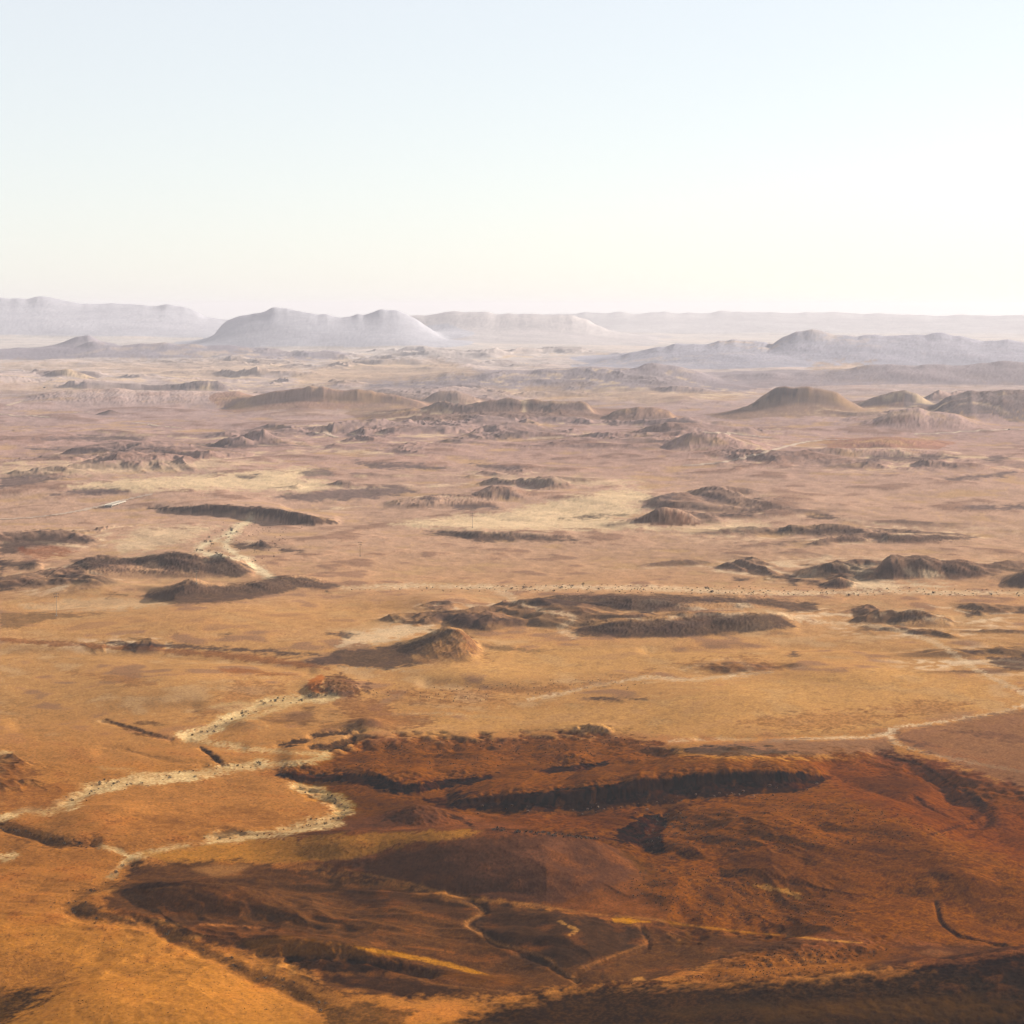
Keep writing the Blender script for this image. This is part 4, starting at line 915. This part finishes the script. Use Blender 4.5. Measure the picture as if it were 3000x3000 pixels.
M_ROAD = plain("pale_track", (124, 104, 86), noise=.18)
M_CONC = plain("concrete", (118, 110, 100), noise=.12)
M_STEEL = plain("weathered_steel", (96, 88, 82), .5, .5, .15, .6)
M_WOOD = plain("pole_timber", (72, 54, 44), noise=.2)
M_WHITE = plain("white_paint", (138, 134, 128), .5, .4, .03)
M_GLASS = plain("dark_glass", (34, 38, 44), .1, .6, .02)
M_TYRE = plain("tyre_rubber", (28, 27, 26), noise=.1)
M_LEAF = [plain("dry_leaf", (58, 44, 24), noise=.4), plain("dark_leaf", (40, 30, 18), noise=.4), plain("brown_twig", (64, 44, 24), noise=.3)]

class MB:
    def __init__(s): s.v = []; s.f = []
    def box(s, c, e, ax=None):
        """box with centre c and half sizes e along axes ax"""
        ax = ax or (Vector((1, 0, 0)), Vector((0, 1, 0)), Vector((0, 0, 1)))
        c = Vector(c); k = len(s.v)
        for z in (-1, 1):
            for y in (-1, 1):
                for x in (-1, 1):
                    s.v.append(c + ax[0] * (x * e[0]) + ax[1] * (y * e[1]) + ax[2] * (z * e[2]))
        for f in ((0, 2, 3, 1), (4, 5, 7, 6), (0, 1, 5, 4), (2, 6, 7, 3), (0, 4, 6, 2), (1, 3, 7, 5)):
            s.f.append([k + i for i in f])
    def tube(s, a, b, ra, rb, n=8):
        a = Vector(a); b = Vector(b); d = (b - a).normalized()
        u = d.orthogonal().normalized(); w = d.cross(u); k = len(s.v)
        for p, r in ((a, ra), (b, rb)):
            for i in range(n):
                t = 2 * math.pi * i / n
                s.v.append(p + u * (math.cos(t) * r) + w * (math.sin(t) * r))
        for i in range(n):
            j = (i + 1) % n
            s.f.append([k + i, k + j, k + n + j, k + n + i])
        s.f.append([k + i for i in range(n)][::-1]); s.f.append([k + n + i for i in range(n)])
    def build(s, name, mat, parent=None):
        me = bpy.data.meshes.new(name); me.from_pydata([tuple(p) for p in s.v], [], s.f); me.update()
        me.materials.append(mat)
        o = bpy.data.objects.new(name, me); COL.objects.link(o)
        if parent: o.parent = parent
        return o

def empty(name, loc, rz=0.0):
    o = bpy.data.objects.new(name, None); COL.objects.link(o); o.location = loc; o.rotation_euler = (0, 0, rz); o.empty_display_size = 1
    return o

# ------------------------------------------------------------------ roads and tracks
def road(pts, width, label, lift=0.35):
    P = smooth_line(pts, 10)
    W = [on_ground(u, v) for u, v in P]
    out = [W[0]]
    for a, b in zip(W[:-1], W[1:]):
        n = max(1, int((b - a).length / 12))
        n = min(n, 60)
        for k in range(1, n + 1): out.append(a.lerp(b, k / n))
    m = MB()
    for i, p in enumerate(out):
        q = out[min(i + 3, len(out) - 1)] - out[max(i - 3, 0)]
        q.z = 0; q.normalize(); s = Vector((q.y, -q.x, 0)) * width / 2
        for k in (-1, -.33, .33, 1):
            x, y = p.x + s.x * k, p.y + s.y * k
            m.v.append(Vector((x, y, ground_z(x, y) + lift + 0.1 * (1 - k * k))))
    for i in range(len(out) - 1):
        for k in range(3):
            a = i * 4 + k
            m.f.append([a, a + 1, a + 5, a + 4])
    o = m.build("road", M_ROAD)
    tag(o, label, "road", kind="structure")
    return o

road([(-60, 1524), (60, 1520), (150, 1511), (210, 1502), (262, 1492), (310, 1481), (355, 1469), (400, 1459), (432, 1452), (446, 1449)], 12, "pale road curving up to the small bridge at left", .5)
road([(20, 1190), (48, 1181), (76, 1172)], 16, "short pale stretch of road at the far left, highest of the pieces", .8)
road([(-20, 1211), (20, 1216), (48, 1220), (95, 1220), (150, 1224)], 14, "pale road curving in at the left edge", .8)
road([(205, 1212), (235, 1209), (266, 1208)], 14, "short pale road piece left of the dark rock outcrop", .8)
road([(385, 1238), (430, 1243), (470, 1250), (500, 1252), (532, 1256)], 13, "pale curved road piece right of the dark rock outcrop", .8)
road([(922, 1270), (955, 1270), (968, 1276), (985, 1283)], 13, "bright white bend of road at left of centre", .8)
road([(2060, 1268), (2120, 1271), (2200, 1278), (2258, 1283)], 10, "thin straight pale road in front of the butte", .8)
road([(2000, 1366), (2060, 1363), (2120, 1355), (2200, 1340), (2270, 1318), (2340, 1301), (2400, 1292), (2492, 1287)], 11, "long pale track curving up towards the low reddish hill at right", .6)
road([(2680, 1275), (2760, 1271), (2870, 1264), (2960, 1260), (3060, 1261)], 10, "pale road running out to the right edge", .8)

# ------------------------------------------------------------------ bridge of the left road
def bridge():
    a, b = on_ground(312, 1488), on_ground(352, 1474)
    d = (b - a); L = d.length; d.z = 0; rz = math.atan2(d.y, d.x)
    zc = max(a.z, b.z) + 1.2
    root = empty("bridge", ((a.x + b.x) / 2 + 3, (a.y + b.y) / 2, zc - 4.0), rz)
    h = L / 2
    m = MB(); m.box((0, 0, 4.0), (h, 5.6, 0.45)); m.build("deck", M_CONC, root)
    for s in (-1, 1):
        m = MB(); m.box((0, s * 5.85, 4.45), (h + 1.5, 0.22, 0.85)); m.build("parapet", M_CONC, root)
        m = MB(); m.box((s * (h + .4), 0, 1.7), (0.9, 5.4, 2.0)); m.build("abutment", M_CONC, root)
    for k in range(3):
        m = MB(); m.box(((k - 1) * h * 0.5, 0, 1.6), (0.5, 4.6, 1.93)); m.build("pier", M_CONC, root)
    tag(root, "small pale concrete road bridge with low parapets at left", "bridge")
bridge()

# ------------------------------------------------------------------ power poles
def power_pole(px, py, top, label, mat):
    p = on_ground(px, py)
    h = (py - top) * p.y / F
    root = empty("power_pole", p, 0.25)
    m = MB(); m.tube((0, 0, -0.6), (0, 0, h), 0.24, 0.14, 10); m.build("pole", mat, root)
    for k, (z, w) in enumerate(((h - 0.9, 2.6), (h - 3.4, 2.0))):
        m = MB(); m.box((0, 0, z), (w, 0.14, 0.16)); arm = m.build("cross_arm", M_STEEL, root)
        for s in (-1, 1):
            m = MB(); m.tube((s * (w - .25), 0, z - 0.1), (s * (w - .25), 0, z - 1.1), 0.12, 0.16, 6)
            m.build("insulator", M_GLASS, arm)
    m = MB(); m.box((0, 0, 0.1), (0.9, 0.9, 0.5)); m.build("footing", M_CONC, root)
    tag(root, label, "power pole", "power poles across the plain")
power_pole(1055, 1631, 1588, "thin dark power pole alone on the tan plain, left of centre", M_WOOD)
power_pole(165, 1806, 1738, "tallest pale power pole, on the orange slope at far left", M_CONC)
power_pole(575, 1714, 1668, "pale power pole between the dark cones and the scrubby hill", M_CONC)
power_pole(1384, 1546, 1502, "faint grey power pole at the near edge of the pale wash", M_STEEL)

# ------------------------------------------------------------------ hut and van, far off
def hut():
    p = on_ground(130, 1137)
    root = empty("hut", p, 0.3)
    m = MB(); m.box((0, 0, 1.6), (4.2, 3.0, 2.0)); m.build("wall", M_WHITE, root)
    m = MB(); m.box((0, 0, 3.75), (4.6, 3.4, 0.15)); m.box((0, 0, 4.05), (4.3, 3.1, 0.15)); m.build("roof", M_WHITE, root)
    m = MB(); m.box((-1.4, -3.02, 1.0), (0.55, 0.05, 1.1)); m.build("door", M_STEEL, root)
    for x in (0.6, 2.4):
        m = MB(); m.box((x, -3.02, 1.9), (0.5, 0.05, 0.5)); m.build("window", M_GLASS, root)
    tag(root, "tiny white flat-roofed hut on the pale plain at far left", "hut")
hut()

def van():
    p = on_ground(2956, 1261); p.z += 1.1
    root = empty("van", p, 0.12)
    prof = [(-2.7, .45), (2.6, .45), (2.75, .9), (2.55, 1.35), (1.75, 1.5), (1.1, 2.35), (0.8, 2.5), (-2.55, 2.5), (-2.75, 2.3)]
    m = MB()
    for y in (-1, 1):
        for x, z in prof: m.v.append(Vector((x, y, z)))
    n = len(prof)
    m.f.append(list(range(n))); m.f.append(list(range(n, 2 * n))[::-1])
    for i in range(n):
        j = (i + 1) % n
        m.f.append([i, i + n, j + n, j])
    m.build("body", M_WHITE, root)
    m = MB(); m.v += [Vector(q) for q in ((1.79, -.85, 1.5), (1.79, .85, 1.5), (1.16, .85, 2.32), (1.16, -.85, 2.32))]; m.f.append([0, 1, 2, 3]); m.build("windscreen", M_GLASS, root)
    for s in (-1, 1):
        m = MB(); m.box((.75, s * 1.005, 1.85), (.5, .02, .3)); m.build("side_window", M_GLASS, root)
        for x in (-1.7, 1.7):
            m = MB(); m.tube((x, s * .78, .4), (x, s * 1.03, .4), .4, .4, 14); m.build("wheel", M_TYRE, root)
    tag(root, "white van on the pale road at the right edge, below the dark hills", "van")
van()

# ------------------------------------------------------------------ scrub
random.seed(5)
def shrub_mesh(seed, leaves, big=False):
    r = random.Random(seed)
    m = MB()
    for k in range(3):
        t = r.random() * 6.28
        m.tube((0, 0, -0.15), (0.3 * math.cos(t), 0.3 * math.sin(t), 0.55), .045, .02, 4)
    cl = [(r.gauss(0, .33), r.gauss(0, .33), .35 + r.random() * .3, .25 + r.random() * .28) for _ in range(5)]
    for k in range(leaves):
        cx, cy, cz, cr = r.choice(cl)
        d = Vector((r.gauss(0, 1), r.gauss(0, 1), r.gauss(0, 1))).normalized() * cr * (r.random() ** .35)
        c = Vector((cx, cy, cz)) + d
        c.z = max(c.z, 0.03)
        a = Vector((r.gauss(0, 1), r.gauss(0, 1), r.gauss(0, .7))).normalized(); b = a.orthogonal().normalized()
        s = .07 + r.random() * .08
        i = len(m.v)
        m.v += [c - a * s, c + b * s * .7, c + a * s, c - b * s * .7]; m.f.append([i, i + 1, i + 2, i + 3])
    return m
SHRUB = [shrub_mesh(k, 110) for k in range(6)]
PROTO = []
for k, sm in enumerate(SHRUB):
    me = bpy.data.meshes.new("shrub"); me.from_pydata([tuple(p) for p in sm.v], [], sm.f); me.update(); me.materials.append(M_LEAF[k % 3]); PROTO.append(me)

BEDS = [("upper winding stream bed at left", [(740, 1512), (722, 1530), (690, 1548), (668, 1566), (610, 1588), (582, 1608), (650, 1632), (720, 1640), (780, 1680)], 16, 24),
        ("long straight pale wash at right", [(1450, 1722), (1750, 1724), (2000, 1728), (2300, 1738), (2600, 1738), (3000, 1741)], 14, 60),
        ("white stream bed bending below the rusty hill", [(965, 2045), (880, 2052), (800, 2062), (740, 2078), (690, 2102), (640, 2128), (560, 2156)], 20, 40),
        ("white stream bed ending in a point at left", [(760, 2236), (600, 2262), (540, 2272), (420, 2286), (320, 2302), (260, 2322), (205, 2355)], 22, 45),
        ("curved stony bed round the orange terrace", [(880, 2302), (950, 2332), (1000, 2355), (1000, 2388), (940, 2414), (840, 2434), (740, 2450), (600, 2458)], 22, 40),
        ("gully edging the bottom left sand flat", [(400, 2525), (330, 2580), (240, 2618), (200, 2660), (300, 2695), (480, 2722), (600, 2785), (720, 2848), (850, 2890), (960, 2960)], 30, 45),
        ("dark hollow by the left edge", [(0, 2425), (70, 2440), (150, 2465), (270, 2478)], 16, 25)]
used = 0
for where, line, w, n in BEDS:
    P = smooth_line(line, 8)
    for k in range(n):
        i = random.randrange(len(P) - 1); t = random.random()
        q = P[i] * (1 - t) + P[i + 1] * t
        px, py = q[0] + random.gauss(0, w * .7), q[1] + random.gauss(0, w * .38)
        if not (-20 < px < 3020): continue
        g = on_ground(px, py)
        size = (3.6 + 6.0 * random.random() ** 2.5) * g.y / F
        o = bpy.data.objects.new("shrub", PROTO[random.randrange(6)]); COL.objects.link(o)
        o.location = (g.x, g.y, g.z - .05 * size); o.scale = (size, size, size * (.7 + .4 * random.random())); o.rotation_euler = (0, 0, random.random() * 6.28)
        tag(o, "small dark shrub dotting the " + where, "shrub", "shrubs of the " + where)
        used += 1

# fallen blocks at the foot of the lower cliff
def boulder_mesh(seed):
    import bmesh
    r = random.Random(seed); bm_ = bmesh.new(); bmesh.ops.create_icosphere(bm_, subdivisions=2, radius=1)
    ax = [Vector((r.gauss(0, 1), r.gauss(0, 1), r.gauss(0, 1))).normalized() for _ in range(7)]; of = [.35 + r.random() * .4 for _ in ax]
    for v in bm_.verts:
        for a, o in zip(ax, of):
            k = v.co.dot(a)
            if k > o: v.co -= a * (k - o) * .9
        v.co.z *= .8
    me = bpy.data.meshes.new("boulder"); bm_.to_mesh(me); bm_.free(); me.materials.append(M_ROCK); return me
M_ROCK = plain("fallen_rock", (74, 46, 27), noise=.3)
BLD = [boulder_mesh(k) for k in range(5)]
foot = smooth_line([(1330, 2374), (1500, 2380), (1700, 2376), (1800, 2368), (2000, 2347), (2200, 2333), (2400, 2302)], 8)
for k in range(46):
    i = random.randrange(len(foot) - 1); t = random.random(); q = foot[i] * (1 - t) + foot[i + 1] * t
    g = on_ground(q[0] + random.gauss(0, 14), q[1] - 6 + random.gauss(0, 9))
    o = bpy.data.objects.new("boulder", BLD[k % 5]); COL.objects.link(o)
    sz = (2.0 + 4.0 * random.random() ** 2) * g.y / F
    o.location = (g.x, g.y, g.z + sz * .25); o.scale = (sz * 1.2, sz, sz); o.rotation_euler = (0, 0, random.random() * 6.28)
    tag(o, "brown fallen block at the foot of the lower black cliff", "boulder", "blocks under the lower black cliff")

# uncountable low scrub and stones of the slopes, one sheet of tiny clumps
def scrub(polys, label):
    m = []; F_ = []
    tris = 0
    V = []
    for pts, n, lo, hi in polys:
        P = np.array(pts, float)
        u0, v0 = P.min(0); u1, v1 = P.max(0)
        uu = rng.uniform(u0, u1, n * 3).astype(np.float32); vv = rng.uniform(v0, v1, n * 3).astype(np.float32)
        ok = sdf(pts, uu, vv) < 0
        for px, py in list(zip(uu[ok], vv[ok]))[:n]:
            g = on_ground(px, py)
            s = rng.uniform(lo, hi) * g.y / F
            for _ in range(9):
                a = rng.normal(size=3); a /= np.linalg.norm(a); b = np.cross(a, rng.normal(size=3)); b /= np.linalg.norm(b) + 1e-6
                c = np.array(g) + np.array((rng.normal() * .3, rng.normal() * .3, abs(rng.normal()) * .28)) * s
                k = len(V)
                V.extend([c - a * s * .3, c + b * s * .25, c + a * s * .3, c - b * s * .25]); F_.append((k, k + 1, k + 2, k + 3))
    me = bpy.data.meshes.new("scrub"); me.from_pydata([tuple(map(float, p)) for p in V], [], F_); me.update(); me.materials.append(M_LEAF[1])
    o = bpy.data.objects.new("scrub", me); COL.objects.link(o)
    tag(o, label, "scrub", kind="stuff")
scrub([([(1000, 2180), (1800, 2155), (2000, 2220), (1400, 2250), (1000, 2260)], 260, 2, 4.5),
       ([(1900, 2530), (2150, 2560), (2500, 2670), (2500, 2720), (2000, 2690), (1800, 2620)], 420, 2, 5),
       ([(2000, 2340), (2500, 2330), (2800, 2450), (2300, 2500), (1950, 2480)], 380, 2, 4.5),
       ([(1700, 2890), (2000, 2872), (2300, 2782), (2640, 2780), (2400, 2860)], 300, 2, 5),
       ([(1000, 2030), (1900, 1980), (1900, 2020), (1300, 2060)], 160, 2, 3.5),
       ([(1000, 1730), (1500, 1712), (3000, 1728), (3000, 1750), (1500, 1735)], 300, 2, 4),
       ([(1450, 2424), (1760, 2455), (1740, 2466), (1440, 2434)], 130, 3, 8), ([(1860, 2400), (2000, 2380), (2080, 2480), (1960, 2520), (1860, 2470)], 160, 2, 6),
       ([(560, 1545), (760, 1520), (900, 1540), (800, 1640), (640, 1640)], 120, 1.5, 3.5),
       ([(0, 2720), (500, 2760), (850, 2960), (0, 3000)], 350, 1.5, 3)],
      "low dark desert scrub speckling the slopes and stream beds")
# ------------------------------------------------------------------ air
def haze_box():
    me = bpy.data.meshes.new("haze")
    x0, x1, y0, y1, z0, z1 = -46000, 46000, -1500, 46500, float(Z.min()) - 1.0, float(max(Z.max(), H)) + 12.0
    vs = [(x, y, z) for z in (z0, z1) for y in (y0, y1) for x in (x0, x1)]
    fs = [(0, 2, 3, 1), (4, 5, 7, 6), (0, 1, 5, 4), (2, 6, 7, 3), (0, 4, 6, 2), (1, 3, 7, 5)]
    me.from_pydata(vs, [], fs); me.update()
    o = bpy.data.objects.new("haze", me); COL.objects.link(o)
    tag(o, "pale lilac desert haze thickening towards the far hills", "haze", kind="stuff")
    m = bpy.data.materials.new("haze_air"); m.use_nodes = True
    t = m.node_tree; t.nodes.clear()
    out = t.nodes.new("ShaderNodeOutputMaterial"); v = t.nodes.new("ShaderNodeVolumePrincipled")
    v.inputs["Color"].default_value = (0.44, 0.44, 0.505, 1)
    v.inputs["Density"].default_value = 0.34e-4
    v.inputs["Anisotropy"].default_value = 0.15
    v.inputs["Density Attribute"].default_value = ""
    t.links.new(v.outputs[0], out.inputs["Volume"])
    me.materials.append(m)
    return o
haze_box()
